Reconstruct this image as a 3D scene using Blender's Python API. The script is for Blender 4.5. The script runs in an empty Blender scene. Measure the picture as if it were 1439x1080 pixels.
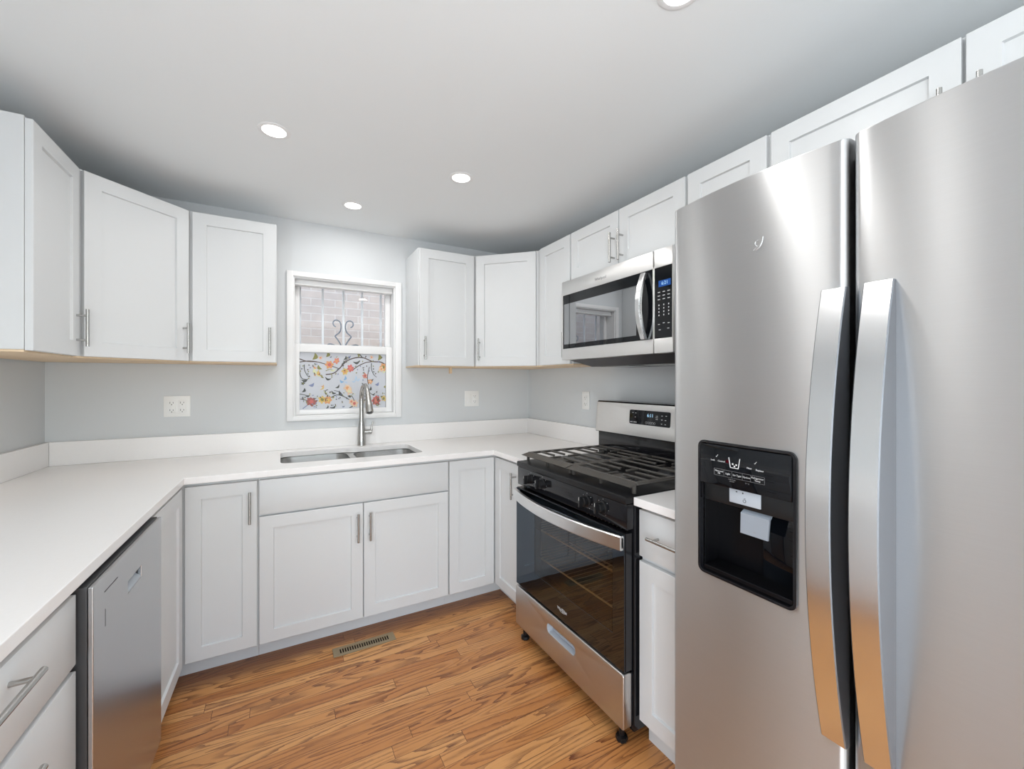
import bpy, bmesh, math, random
from math import sin, cos, pi, radians
from mathutils import Vector, Matrix

scene = bpy.context.scene
COL = scene.collection
random.seed(7)

# ------------------------------------------------------------------ camera
cd = bpy.data.cameras.new('camera')
cam = bpy.data.objects.new('camera', cd)
COL.objects.link(cam)
cam.location = (-1.7754, -2.9024, 1.3195)
cam.rotation_euler = (pi / 2, 0, -0.5088)
cd.sensor_width = 36.0
cd.lens = 587.3 / 1439 * 36
cd.shift_y = -5 / 1439
cd.clip_start = 0.02
scene.camera = cam

# ------------------------------------------------------------------ view + daylight
EXPO = -0.10
vs = scene.view_settings
vs.view_transform = 'Standard'
vs.look = 'None'
vs.gamma = 1
vs.use_curve_mapping = False
vs.exposure = EXPO

world = bpy.data.worlds.new('daylight')
scene.world = world
world.use_nodes = True
wn = world.node_tree
wn.nodes.clear()
sky = wn.nodes.new('ShaderNodeTexSky')
sky.sky_type = 'NISHITA'
sky.sun_disc = False
sky.sun_elevation = radians(40)
sky.sun_rotation = radians(120)
bg = wn.nodes.new('ShaderNodeBackground')
bg.inputs['Strength'].default_value = 0.62
wo = wn.nodes.new('ShaderNodeOutputWorld')
wn.links.new(sky.outputs[0], bg.inputs[0])
wn.links.new(bg.outputs[0], wo.inputs[0])

W = 2.777          # room width: right wall x=0, left wall x=-W, back wall y=0
CEIL = 2.312
YF = -5.3          # far end of the room, behind the camera

LAMP_W = 2.5
DAY_W = 12.0
SIDE_W = 76.0


def area_light(name, loc, rot, power, sx, sy=None, color=(1, 1, 1), shape='RECTANGLE'):
    l = bpy.data.lights.new(name, 'AREA')
    l.energy = power
    l.shape = shape
    l.size = sx
    if sy:
        l.size_y = sy
    l.color = color
    o = bpy.data.objects.new(name, l)
    o.location = loc
    o.rotation_euler = rot
    COL.objects.link(o)
    return o


# added unseen area lights standing for daylight from behind; tipped up towards the ceiling
for wx in (-2.05, -0.75):
    area_light('window_daylight', (wx, YF + 0.04, 1.15), (radians(90 + 14), 0, 0), DAY_W, 0.98, 1.30, (0.945, 0.975, 1.0))
area_light('added_side_light', (-W - 0.03, -4.15, 1.10), (radians(90 + 14), 0, radians(-90)), SIDE_W, 1.6, 2.0, (0.945, 0.975, 1.0))


# ------------------------------------------------------------------ materials
def new_mat(name):
    m = bpy.data.materials.new(name)
    m.use_nodes = True
    nt = m.node_tree
    b = nt.nodes['Principled BSDF']
    return m, nt, b


def srgb(r, g, b):
    f = lambda c: (c / 255 / 12.92) if c / 255 <= 0.04045 else ((c / 255 + 0.055) / 1.055) ** 2.4
    return (f(r), f(g), f(b), 1)


def N(nt, kind, **kw):
    n = nt.nodes.new(kind)
    for k, v in kw.items():
        setattr(n, k, v)
    return n


def math_node(nt, op, a, b=None, c=None):
    n = nt.nodes.new('ShaderNodeMath')
    n.operation = op
    for i, v in enumerate((a, b, c)):
        if v is None:
            continue
        if isinstance(v, (int, float)):
            n.inputs[i].default_value = v
        else:
            nt.links.new(v, n.inputs[i])
    return n.outputs[0]


def simple(name, col, rough=0.5, metal=0.0, noise=0.0, nscale=30, bump=0.0, coat=0.0, spec=None, ior=None):
    m, nt, b = new_mat(name)
    b.inputs['Base Color'].default_value = col
    b.inputs['Roughness'].default_value = rough
    b.inputs['Metallic'].default_value = metal
    if coat:
        b.inputs['Coat Weight'].default_value = coat
        b.inputs['Coat Roughness'].default_value = 0.03
    if spec is not None:
        b.inputs['Specular IOR Level'].default_value = spec
    if ior is not None:
        b.inputs['IOR'].default_value = ior
    tc = N(nt, 'ShaderNodeTexCoord')
    nz = N(nt, 'ShaderNodeTexNoise')
    nz.inputs['Scale'].default_value = nscale
    nz.inputs['Detail'].default_value = 4
    nt.links.new(tc.outputs['Object'], nz.inputs['Vector'])
    if noise:
        hs = N(nt, 'ShaderNodeHueSaturation')
        hs.inputs['Color'].default_value = col
        v = math_node(nt, 'MULTIPLY_ADD', nz.outputs['Fac'], noise * 2, 1 - noise)
        nt.links.new(v, hs.inputs['Value'])
        nt.links.new(hs.outputs[0], b.inputs['Base Color'])
    if bump:
        bp = N(nt, 'ShaderNodeBump')
        bp.inputs['Strength'].default_value = bump
        bp.inputs['Distance'].default_value = 0.002
        nt.links.new(nz.outputs['Fac'], bp.inputs['Height'])
        nt.links.new(bp.outputs[0], b.inputs['Normal'])
    return m


def steel(name, col, rough, aniso, tangent, streak=0.03):
    """brushed metal: `tangent` (object space) is the direction across the brushing"""
    m, nt, b = new_mat(name)
    b.inputs['Metallic'].default_value = 1
    b.inputs['Roughness'].default_value = rough
    b.inputs['Anisotropic'].default_value = aniso
    cx = N(nt, 'ShaderNodeCombineXYZ')
    for i in range(3):
        cx.inputs[i].default_value = tangent[i] + 0.06
    vt = N(nt, 'ShaderNodeVectorTransform', vector_type='VECTOR', convert_from='OBJECT', convert_to='WORLD')
    nt.links.new(cx.outputs[0], vt.inputs[0])
    nt.links.new(vt.outputs[0], b.inputs['Tangent'])
    tc = N(nt, 'ShaderNodeTexCoord')
    mp = N(nt, 'ShaderNodeMapping')
    mp.inputs['Scale'].default_value = tuple(700 if abs(t) > 0.5 else 6 for t in tangent)
    nz = N(nt, 'ShaderNodeTexNoise')
    nz.inputs['Scale'].default_value = 1.0
    nz.inputs['Detail'].default_value = 2
    nt.links.new(tc.outputs['Object'], mp.inputs[0])
    nt.links.new(mp.outputs[0], nz.inputs['Vector'])
    hs = N(nt, 'ShaderNodeHueSaturation')
    hs.inputs['Color'].default_value = col
    nt.links.new(math_node(nt, 'MULTIPLY_ADD', nz.outputs['Fac'], streak * 2, 1 - streak), hs.inputs['Value'])
    nt.links.new(hs.outputs[0], b.inputs['Base Color'])
    return m


def emit(name, col, strength):
    m = bpy.data.materials.new(name)
    m.use_nodes = True
    nt = m.node_tree
    nt.nodes.clear()
    e = N(nt, 'ShaderNodeEmission')
    e.inputs[0].default_value = col
    e.inputs[1].default_value = strength
    o = N(nt, 'ShaderNodeOutputMaterial')
    nt.links.new(e.outputs[0], o.inputs[0])
    return m


def glass(name, tint=(1, 1, 1, 1), refl=None, ior=1.5, rough=0.0, rtint=(1, 1, 1, 1), bump=0.0):
    """pane of glass: clear (or smoked) body with a mirror reflection on its surface"""
    m = bpy.data.materials.new(name)
    m.use_nodes = True
    nt = m.node_tree
    nt.nodes.clear()
    t = N(nt, 'ShaderNodeBsdfTransparent')
    t.inputs[0].default_value = tint
    g = N(nt, 'ShaderNodeBsdfGlossy')
    g.inputs['Roughness'].default_value = rough
    g.inputs['Color'].default_value = rtint
    mx = N(nt, 'ShaderNodeMixShader')
    ge = N(nt, 'ShaderNodeNewGeometry')
    dt = N(nt, 'ShaderNodeVectorMath', operation='DOT_PRODUCT')
    nt.links.new(ge.outputs['Normal'], dt.inputs[0])
    nt.links.new(ge.outputs['Incoming'], dt.inputs[1])
    r0 = ((ior - 1) / (ior + 1)) ** 2
    gl = math_node(nt, 'POWER', math_node(nt, 'SUBTRACT', 1.0, math_node(nt, 'ABSOLUTE', dt.outputs['Value'])), 5.0)
    fres = math_node(nt, 'MULTIPLY_ADD', gl, 1 - r0, r0)
    if bump:
        tc = N(nt, 'ShaderNodeTexCoord')
        nz = N(nt, 'ShaderNodeTexNoise')
        nz.inputs['Scale'].default_value = 7
        nz.inputs['Detail'].default_value = 0.5
        nt.links.new(tc.outputs['Object'], nz.inputs['Vector'])
        bp = N(nt, 'ShaderNodeBump')
        bp.inputs['Strength'].default_value = bump
        bp.inputs['Distance'].default_value = 0.01
        nt.links.new(nz.outputs['Fac'], bp.inputs['Height'])
        nt.links.new(bp.outputs[0], g.inputs['Normal'])
    if refl is None:
        nt.links.new(fres, mx.inputs[0])
    else:
        mxm = math_node(nt, 'MAXIMUM', fres, refl)
        nt.links.new(mxm, mx.inputs[0])
    nt.links.new(t.outputs[0], mx.inputs[1])
    nt.links.new(g.outputs[0], mx.inputs[2])
    o = N(nt, 'ShaderNodeOutputMaterial')
    nt.links.new(mx.outputs[0], o.inputs[0])
    return m


def oak_floor():
    m, nt, b = new_mat('oak_strip_floor')
    tc = N(nt, 'ShaderNodeTexCoord')
    sp = N(nt, 'ShaderNodeSeparateXYZ')
    nt.links.new(tc.outputs['Object'], sp.inputs[0])
    X, Y = sp.outputs[0], sp.outputs[1]
    bw = 0.0572
    row = math_node(nt, 'FLOOR', math_node(nt, 'DIVIDE', Y, bw))
    w1 = N(nt, 'ShaderNodeTexWhiteNoise', noise_dimensions='1D')
    nt.links.new(row, w1.inputs['W'])
    xo = math_node(nt, 'MULTIPLY_ADD', w1.outputs['Value'], 3.7, X)
    seg = math_node(nt, 'FLOOR', math_node(nt, 'DIVIDE', xo, 0.93))
    cid = N(nt, 'ShaderNodeCombineXYZ')
    nt.links.new(row, cid.inputs[0])
    nt.links.new(seg, cid.inputs[1])
    w2 = N(nt, 'ShaderNodeTexWhiteNoise', noise_dimensions='2D')
    nt.links.new(cid.outputs[0], w2.inputs['Vector'])
    rnd = w2.outputs['Value']
    # cathedral figure: contour lines of a stretched noise field, reseeded for each board
    fv = N(nt, 'ShaderNodeCombineXYZ')
    nt.links.new(math_node(nt, 'MULTIPLY', X, 1.25), fv.inputs[0])
    nt.links.new(math_node(nt, 'MULTIPLY', Y, 12.0), fv.inputs[1])
    nt.links.new(math_node(nt, 'MULTIPLY', rnd, 37.0), fv.inputs[2])
    nf = N(nt, 'ShaderNodeTexNoise')
    nf.inputs['Scale'].default_value = 1.0
    nf.inputs['Detail'].default_value = 1.5
    nf.inputs['Roughness'].default_value = 0.35
    nt.links.new(fv.outputs[0], nf.inputs['Vector'])
    # fine wobble
    nw = N(nt, 'ShaderNodeTexNoise')
    nw.inputs['Scale'].default_value = 1.0
    nw.inputs['Detail'].default_value = 3
    wv = N(nt, 'ShaderNodeCombineXYZ')
    nt.links.new(math_node(nt, 'MULTIPLY', X, 30.0), wv.inputs[0])
    nt.links.new(math_node(nt, 'MULTIPLY', Y, 160.0), wv.inputs[1])
    nt.links.new(rnd, wv.inputs[2])
    nt.links.new(wv.outputs[0], nw.inputs['Vector'])
    ph = math_node(nt, 'ADD', math_node(nt, 'MULTIPLY', nf.outputs['Fac'], 15.0), math_node(nt, 'MULTIPLY', nw.outputs['Fac'], 0.32))
    fr = math_node(nt, 'FRACT', ph)
    # sharp dark early-wood edge, fading into the pale late wood
    ring = N(nt, 'ShaderNodeMapRange', interpolation_type='SMOOTHSTEP')
    ring.inputs['From Min'].default_value = 0.42
    ring.inputs['From Max'].default_value = 0.98
    nt.links.new(fr, ring.inputs['Value'])
    # pores: short dark dashes along the board
    np_ = N(nt, 'ShaderNodeTexNoise')
    np_.inputs['Scale'].default_value = 1.0
    np_.inputs['Detail'].default_value = 4
    np_.inputs['Roughness'].default_value = 0.7
    pv = N(nt, 'ShaderNodeCombineXYZ')
    nt.links.new(math_node(nt, 'MULTIPLY', X, 14.0), pv.inputs[0])
    nt.links.new(math_node(nt, 'MULTIPLY', Y, 420.0), pv.inputs[1])
    nt.links.new(rnd, pv.inputs[2])
    nt.links.new(pv.outputs[0], np_.inputs['Vector'])
    pore = N(nt, 'ShaderNodeMapRange', interpolation_type='SMOOTHSTEP')
    pore.inputs['From Min'].default_value = 0.48
    pore.inputs['From Max'].default_value = 0.72
    nt.links.new(np_.outputs['Fac'], pore.inputs['Value'])
    dark = math_node(nt, 'MULTIPLY', ring.outputs[0], math_node(nt, 'MULTIPLY_ADD', pore.outputs[0], 0.55, 0.52))
    w3 = N(nt, 'ShaderNodeTexWhiteNoise', noise_dimensions='3D')
    off = N(nt, 'ShaderNodeVectorMath', operation='ADD')
    off.inputs[1].default_value = (17.3, 5.1, 2.7)
    nt.links.new(cid.outputs[0], off.inputs[0])
    nt.links.new(off.outputs[0], w3.inputs['Vector'])
    dark = math_node(nt, 'MULTIPLY', dark, math_node(nt, 'MULTIPLY_ADD', w3.outputs['Value'], 0.7, 0.55))
    dark = math_node(nt, 'ADD', dark, math_node(nt, 'MULTIPLY', pore.outputs[0], 0.17))
    base = N(nt, 'ShaderNodeValToRGB')
    base.color_ramp.elements[0].color = FLOOR_A
    base.color_ramp.elements[1].color = FLOOR_B
    e = base.color_ramp.elements.new(0.5)
    e.color = FLOOR_M
    nt.links.new(rnd, base.inputs['Fac'])
    # large soft variation of the stain (worn, redder patches)
    nl = N(nt, 'ShaderNodeTexNoise')
    nl.inputs['Scale'].default_value = 1.7
    nl.inputs['Detail'].default_value = 2
    nt.links.new(tc.outputs['Object'], nl.inputs['Vector'])
    mx0 = N(nt, 'ShaderNodeMix', data_type='RGBA')
    nt.links.new(math_node(nt, 'MULTIPLY', nl.outputs['Fac'], 0.35), mx0.inputs['Factor'])
    nt.links.new(base.outputs[0], mx0.inputs[6])
    mx0.inputs[7].default_value = srgb(178, 112, 66)
    mx = N(nt, 'ShaderNodeMix', data_type='RGBA')
    nt.links.new(dark, mx.inputs['Factor'])
    nt.links.new(mx0.outputs[2], mx.inputs[6])
    mx.inputs[7].default_value = FLOOR_D
    # seams between boards
    fy = math_node(nt, 'FRACT', math_node(nt, 'DIVIDE', Y, bw))
    fx = math_node(nt, 'FRACT', math_node(nt, 'DIVIDE', xo, 0.93))
    sy = math_node(nt, 'LESS_THAN', fy, 0.028)
    sx = math_node(nt, 'LESS_THAN', fx, 0.0022)
    seam = math_node(nt, 'MAXIMUM', sy, sx)
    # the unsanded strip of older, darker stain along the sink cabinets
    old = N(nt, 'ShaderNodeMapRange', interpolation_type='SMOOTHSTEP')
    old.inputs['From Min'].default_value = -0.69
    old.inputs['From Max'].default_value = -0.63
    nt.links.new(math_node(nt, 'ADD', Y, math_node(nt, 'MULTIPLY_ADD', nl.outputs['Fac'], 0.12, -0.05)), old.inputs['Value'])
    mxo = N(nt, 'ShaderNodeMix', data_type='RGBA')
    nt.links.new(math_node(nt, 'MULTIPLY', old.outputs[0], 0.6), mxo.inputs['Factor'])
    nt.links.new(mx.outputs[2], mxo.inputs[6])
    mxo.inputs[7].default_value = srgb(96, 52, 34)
    mx2 = N(nt, 'ShaderNodeMix', data_type='RGBA')
    nt.links.new(math_node(nt, 'MULTIPLY', seam, 0.75), mx2.inputs['Factor'])
    nt.links.new(mxo.outputs[2], mx2.inputs[6])
    mx2.inputs[7].default_value = srgb(58, 30, 18)
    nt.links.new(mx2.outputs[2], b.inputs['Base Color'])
    b.inputs['Roughness'].default_value = 0.33
    bp = N(nt, 'ShaderNodeBump')
    bp.inputs['Strength'].default_value = 0.25
    bp.inputs['Distance'].default_value = 0.001
    nt.links.new(math_node(nt, 'SUBTRACT', math_node(nt, 'MULTIPLY', dark, -0.4), seam), bp.inputs['Height'])
    nt.links.new(bp.outputs[0], b.inputs['Normal'])
    return m


FLOOR_A = srgb(190, 125, 68)
FLOOR_M = srgb(210, 149, 89)
FLOOR_B = srgb(225, 168, 106)
FLOOR_D = srgb(92, 44, 28)


def brick_mat():
    m, nt, b = new_mat('pale_brick')
    tc = N(nt, 'ShaderNodeTexCoord')
    mp = N(nt, 'ShaderNodeMapping')
    mp.inputs['Rotation'].default_value = (radians(90), 0, 0)
    nt.links.new(tc.outputs['Object'], mp.inputs[0])
    br = N(nt, 'ShaderNodeTexBrick')
    br.inputs['Scale'].default_value = 1
    br.inputs['Brick Width'].default_value = 0.215
    br.inputs['Row Height'].default_value = 0.073
    br.inputs['Mortar Size'].default_value = 0.005
    br.inputs['Color1'].default_value = srgb(208, 190, 173)
    br.inputs['Color2'].default_value = srgb(199, 183, 169)
    br.inputs['Mortar'].default_value = srgb(218, 207, 194)
    br.inputs['Bias'].default_value = 0.1
    nt.links.new(mp.outputs[0], br.inputs['Vector'])
    nz = N(nt, 'ShaderNodeTexNoise')
    nz.inputs['Scale'].default_value = 14
    nz.inputs['Detail'].default_value = 6
    nt.links.new(tc.outputs['Object'], nz.inputs['Vector'])
    hs = N(nt, 'ShaderNodeHueSaturation')
    nt.links.new(br.outputs['Color'], hs.inputs['Color'])
    nt.links.new(math_node(nt, 'MULTIPLY_ADD', nz.outputs['Fac'], 0.34, 0.83), hs.inputs['Value'])
    nt.links.new(hs.outputs[0], b.inputs['Base Color'])
    b.inputs['Roughness'].default_value = 0.9
    bp = N(nt, 'ShaderNodeBump')
    bp.inputs['Strength'].default_value = 0.6
    bp.inputs['Distance'].default_value = 0.01
    nt.links.new(math_node(nt, 'SUBTRACT', 1.0, br.outputs['Fac']), bp.inputs['Height'])
    nt.links.new(bp.outputs[0], b.inputs['Normal'])
    return m


def raw_wood():
    m, nt, b = new_mat('raw_maple_ply')
    tc = N(nt, 'ShaderNodeTexCoord')
    mp = N(nt, 'ShaderNodeMapping')
    mp.inputs['Scale'].default_value = (3, 60, 60)
    nz = N(nt, 'ShaderNodeTexNoise')
    nz.inputs['Scale'].default_value = 1
    nz.inputs['Detail'].default_value = 3
    nt.links.new(tc.outputs['Object'], mp.inputs[0])
    nt.links.new(mp.outputs[0], nz.inputs['Vector'])
    cr = N(nt, 'ShaderNodeValToRGB')
    cr.color_ramp.elements[0].color = srgb(222, 192, 156)
    cr.color_ramp.elements[1].color = srgb(238, 216, 186)
    nt.links.new(nz.outputs['Fac'], cr.inputs['Fac'])
    nt.links.new(cr.outputs[0], b.inputs['Base Color'])
    b.inputs['Roughness'].default_value = 0.6
    return m


M = {}
M['wall'] = simple('grey_wall_paint', srgb(217, 220, 222), 0.75, noise=0.01, nscale=5, bump=0.05)
M['ceil'] = simple('white_ceiling_paint', srgb(241, 244, 245), 0.9, noise=0.008, nscale=3)
M['cab'] = simple('white_satin_lacquer', srgb(220, 222, 223), 0.38, noise=0.006, nscale=60)
M['quartz'] = simple('white_quartz', srgb(247, 245, 244), 0.22, noise=0.02, nscale=160)
M['wood'] = raw_wood()
M['steel'] = steel('brushed_stainless', (0.62, 0.625, 0.63, 1), 0.45, 0.93, (0, 0, 1), 0.025)
M['steel_v'] = steel('brushed_stainless_handle', (0.78, 0.785, 0.79, 1), 0.24, 0.5, (1, 0, 0), 0.02)
M['steel_dw'] = steel('stainless_dishwasher', (0.52, 0.525, 0.535, 1), 0.27, 0.5, (0, 0, 1), 0.015)
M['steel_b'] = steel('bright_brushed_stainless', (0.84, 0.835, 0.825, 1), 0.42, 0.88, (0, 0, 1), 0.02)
M['steel_dr'] = steel('drawer_stainless', (0.60, 0.585, 0.57, 1), 0.34, 0.6, (0, 0, 1), 0.02)
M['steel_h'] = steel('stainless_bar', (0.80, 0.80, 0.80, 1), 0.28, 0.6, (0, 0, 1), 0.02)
M['shaded_flank'] = simple('shaded_handle_side', (0.22, 0.23, 0.25, 1), 0.45, 1.0)  # handle steel darkened on its sides; their shade is in the colour
M['sink'] = steel('sink_stainless', (0.72, 0.72, 0.71, 1), 0.26, 0.3, (0, 0, 1), 0.03)
M['nickel'] = simple('brushed_nickel', (0.47, 0.465, 0.45, 1), 0.26, 1.0)
M['black'] = simple('black_enamel', (0.008, 0.008, 0.010, 1), 0.10, spec=0.45)
M['cooktop'] = simple('cooktop_enamel', (0.008, 0.008, 0.009, 1), 0.40, spec=0.35)
M['recess'] = simple('recess_black', (0.004, 0.004, 0.005, 1), 0.18, spec=0.25)
M['blackpl'] = simple('black_plastic', (0.010, 0.010, 0.011, 1), 0.30, spec=0.35)
M['blackglass'] = simple('black_glass', (0.004, 0.005, 0.007, 1), 0.02, ior=1.42)
M['iron'] = simple('cast_iron', (0.075, 0.069, 0.062, 1), 0.40, bump=0.15, nscale=300)
M['darkgrey'] = simple('dark_grey_metal', (0.09, 0.09, 0.095, 1), 0.4, 0.6)
M['greypl'] = simple('grey_plastic', srgb(176, 182, 190), 0.35)
M['paddle'] = simple('paddle_plastic', srgb(150, 158, 168), 0.3)
M['vinyl'] = simple('white_vinyl', srgb(240, 240, 240), 0.35)
M['plate'] = simple('white_outlet_plastic', srgb(244, 244, 242), 0.3)
M['slot'] = simple('outlet_slot', srgb(52, 50, 48), 0.6)
M['vent'] = simple('tan_vent_paint', srgb(158, 142, 114), 0.45, 0.2, noise=0.04)
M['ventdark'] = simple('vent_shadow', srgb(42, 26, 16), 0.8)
M['floor'] = oak_floor()
M['bounce_floor'] = simple('added_pale_floor', srgb(226, 224, 218), 0.95, noise=0.05, nscale=200)  # pale floor added out of view to throw neutral light upward
M['brick'] = brick_mat()
M['glass'] = glass('window_glass', (0.97, 0.98, 0.98, 1), ior=1.52)
M['oven_glass'] = glass('oven_glass', (0.66, 0.57, 0.46, 1), refl=0.10, ior=1.6, rtint=(0.74, 0.86, 1.0, 1), bump=0.09)
M['oven_border'] = glass('oven_border_glass', (0.02, 0.02, 0.02, 1), refl=0.15, ior=1.7, rtint=(0.74, 0.86, 1.0, 1), bump=0.09)
M['mw_glass'] = glass('microwave_screen_glass', (0.05, 0.05, 0.05, 1), refl=0.40, ior=2.0, rtint=(0.95, 0.97, 1.0, 1))
M['rack'] = simple('oven_rack_wire', (0.92, 0.86, 0.72, 1), 0.45, 0.3)
M['cavity'] = simple('oven_cavity_enamel', (0.05, 0.04, 0.034, 1), 0.4)
M['emblem'] = simple('raised_steel_emblem', (0.60, 0.605, 0.61, 1), 0.5, 1.0)
M['mark'] = simple('printed_mark', srgb(215, 215, 215), 0.5)
M['etch'] = simple('etched_mark', srgb(150, 150, 152), 0.4, 0.3)
M['redlight'] = emit('red_indicator', (0.5, 0.03, 0.06, 1), 0.12)
M['blue_led'] = emit('blue_display', (0.05, 0.16, 0.55, 1), 0.7)
M['cyan_led'] = emit('pale_blue_digits', (0.45, 0.75, 1.0, 1), 1.1)
M['lens'] = emit('lit_lamp_lens', (1.0, 0.985, 0.95, 1), 9.0)
M['bars'] = simple('white_bar_paint', srgb(246, 248, 252), 0.4)
M['scroll'] = simple('grey_scroll_iron', srgb(120, 128, 140), 0.5)


# ------------------------------------------------------------------ mesh builder
class MB:
    def __init__(self):
        self.bm = bmesh.new()

    def _merge(self, t, mat=0, mtx=None):
        if mtx is not None:
            t.transform(mtx)
        for f in t.faces:
            f.material_index = mat
        me = bpy.data.meshes.new('tmp')
        t.to_mesh(me)
        t.free()
        self.bm.from_mesh(me)
        bpy.data.meshes.remove(me)

    def box(self, x0, x1, y0, y1, z0, z1, bev=0.0, mat=0, seg=2, mtx=None):
        t = bmesh.new()
        bmesh.ops.create_cube(t, size=1)
        for v in t.verts:
            v.co = Vector(((x0 + x1) / 2 + v.co.x * (x1 - x0), (y0 + y1) / 2 + v.co.y * (y1 - y0), (z0 + z1) / 2 + v.co.z * (z1 - z0)))
        if bev:
            bmesh.ops.bevel(t, geom=list(t.edges), offset=bev, segments=seg, affect='EDGES', profile=0.5)
        self._merge(t, mat, mtx)
        return self

    def prism(self, pts, z0, z1, bev=0.0, mat=0, holes=(), mtx=None):
        """extrude a 2-D polygon (with holes) between z0 and z1"""
        t = bmesh.new()
        edges = []
        for loop in [pts] + list(holes):
            vs_ = [t.verts.new((p[0], p[1], z1)) for p in loop]
            edges += [t.edges.new((vs_[i], vs_[(i + 1) % len(vs_)])) for i in range(len(vs_))]
        bmesh.ops.triangle_fill(t, use_beauty=True, use_dissolve=False, edges=edges)
        bmesh.ops.dissolve_limit(t, angle_limit=0.01, verts=list(t.verts), edges=list(t.edges), use_dissolve_boundaries=False) if not holes else None
        for f in t.faces:
            f.normal_update()
            if f.normal.z < 0:
                f.normal_flip()
        r = bmesh.ops.extrude_face_region(t, geom=list(t.faces))
        nv = [g for g in r['geom'] if isinstance(g, bmesh.types.BMVert)]
        for v in nv:
            v.co.z = z0
        bmesh.ops.recalc_face_normals(t, faces=list(t.faces))
        if bev:
            es = [e for e in t.edges if len(e.link_faces) == 2 and e.calc_face_angle(0) > 0.6]
            bmesh.ops.bevel(t, geom=es, offset=bev, segments=2, affect='EDGES', profile=0.5)
        self._merge(t, mat, mtx)
        return self

    def tube(self, pts, rad, seg=16, mat=0, cap=True, mtx=None, closed=False):
        t = bmesh.new()
        pts = [Vector(p) for p in pts]
        if isinstance(rad, (int, float)):
            rad = [rad] * len(pts)
        rings = []
        up = None
        n = len(pts)
        for i, p in enumerate(pts):
            if closed:
                d = (pts[(i + 1) % n] - pts[i - 1]).normalized()
            else:
                d = (pts[min(i + 1, n - 1)] - pts[max(i - 1, 0)]).normalized()
            if up is None:
                up = Vector((0, 0, 1)) if abs(d.z) < 0.9 else Vector((1, 0, 0))
            a = d.cross(up).normalized()
            up = a.cross(d).normalized()
            rings.append([t.verts.new(p + (a * cos(2 * pi * k / seg) + up * sin(2 * pi * k / seg)) * rad[i]) for k in range(seg)])
        for i in range(n if closed else n - 1):
            r0, r1 = rings[i], rings[(i + 1) % n]
            for k in range(seg):
                t.faces.new((r0[k], r0[(k + 1) % seg], r1[(k + 1) % seg], r1[k]))
        if cap and not closed:
            t.faces.new(list(reversed(rings[0])))
            t.faces.new(rings[-1])
        bmesh.ops.recalc_face_normals(t, faces=list(t.faces))
        self._merge(t, mat, mtx)
        return self

    def cyl(self, p0, p1, r, seg=20, mat=0, r1=None, mtx=None):
        return self.tube([p0, p1], [r, r if r1 is None else r1], seg, mat, True, mtx)

    def lathe(self, prof, seg=32, mat=0, mtx=None):
        """revolve (radius, z) profile about Z"""
        t = bmesh.new()
        rings = []
        for r, z in prof:
            if r < 1e-6:
                rings.append([t.verts.new((0, 0, z))])
            else:
                rings.append([t.verts.new((r * cos(2 * pi * k / seg), r * sin(2 * pi * k / seg), z)) for k in range(seg)])
        for a, b in zip(rings, rings[1:]):
            for k in range(seg):
                k2 = (k + 1) % seg
                if len(a) == 1 and len(b) == 1:
                    continue
                if len(a) == 1:
                    t.faces.new((a[0], b[k2], b[k]))
                elif len(b) == 1:
                    t.faces.new((a[k], a[k2], b[0]))
                else:
                    t.faces.new((a[k], a[k2], b[k2], b[k]))
        bmesh.ops.recalc_face_normals(t, faces=list(t.faces))
        self._merge(t, mat, mtx)
        return self

    def loft(self, loops, mat=0, cap0=True, cap1=True, mtx=None):
        t = bmesh.new()
        R = [[t.verts.new(p) for p in lp] for lp in loops]
        n = len(R[0])
        for a, b in zip(R, R[1:]):
            for k in range(n):
                t.faces.new((a[k], a[(k + 1) % n], b[(k + 1) % n], b[k]))
        if cap0:
            t.faces.new(list(reversed(R[0])))
        if cap1:
            t.faces.new(R[-1])
        bmesh.ops.recalc_face_normals(t, faces=list(t.faces))
        self._merge(t, mat, mtx)
        return self

    def poly(self, pts, mat=0):
        vs_ = [self.bm.verts.new(p) for p in pts]
        f = self.bm.faces.new(vs_)
        f.material_index = mat
        return self

    def build(self, name, mats, parent=None, smooth=True, angle=35):
        me = bpy.data.meshes.new(name)
        self.bm.to_mesh(me)
        self.bm.free()
        if not isinstance(mats, (list, tuple)):
            mats = [mats]
        for m in mats:
            me.materials.append(m)
        if smooth:
            me.polygons.foreach_set('use_smooth', [True] * len(me.polygons))
            me.set_sharp_from_angle(angle=radians(angle))
        o = bpy.data.objects.new(name, me)
        COL.objects.link(o)
        if parent is not None:
            o.parent = parent
        return o


def thing(name, label, cat, loc=(0, 0, 0), rz=0.0, group=None):
    o = bpy.data.objects.new(name, None)
    o.empty_display_size = 0.1
    COL.objects.link(o)
    o.location = loc
    o.rotation_euler = (0, 0, rz)
    o['label'] = label
    o['category'] = cat
    if group:
        o['group'] = group
    return o


def tag(o, label, cat, group=None):
    o['label'] = label
    o['category'] = cat
    if group:
        o['group'] = group
    return o


def struct(o):
    o['kind'] = 'structure'
    return o


def rrect(x0, x1, y0, y1, r, n=6):
    pts = []
    for cx_, cy_, a0 in ((x1 - r, y1 - r, 0), (x0 + r, y1 - r, 90), (x0 + r, y0 + r, 180), (x1 - r, y0 + r, 270)):
        for k in range(n + 1):
            a = radians(a0 + 90 * k / n)
            pts.append((cx_ + r * cos(a), cy_ + r * sin(a)))
    return pts


FRONT = Matrix.Rotation(radians(90), 4, 'X')   # (x, y, z) -> (x, -z, y): a 2-D shape stood up facing -Y


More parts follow.
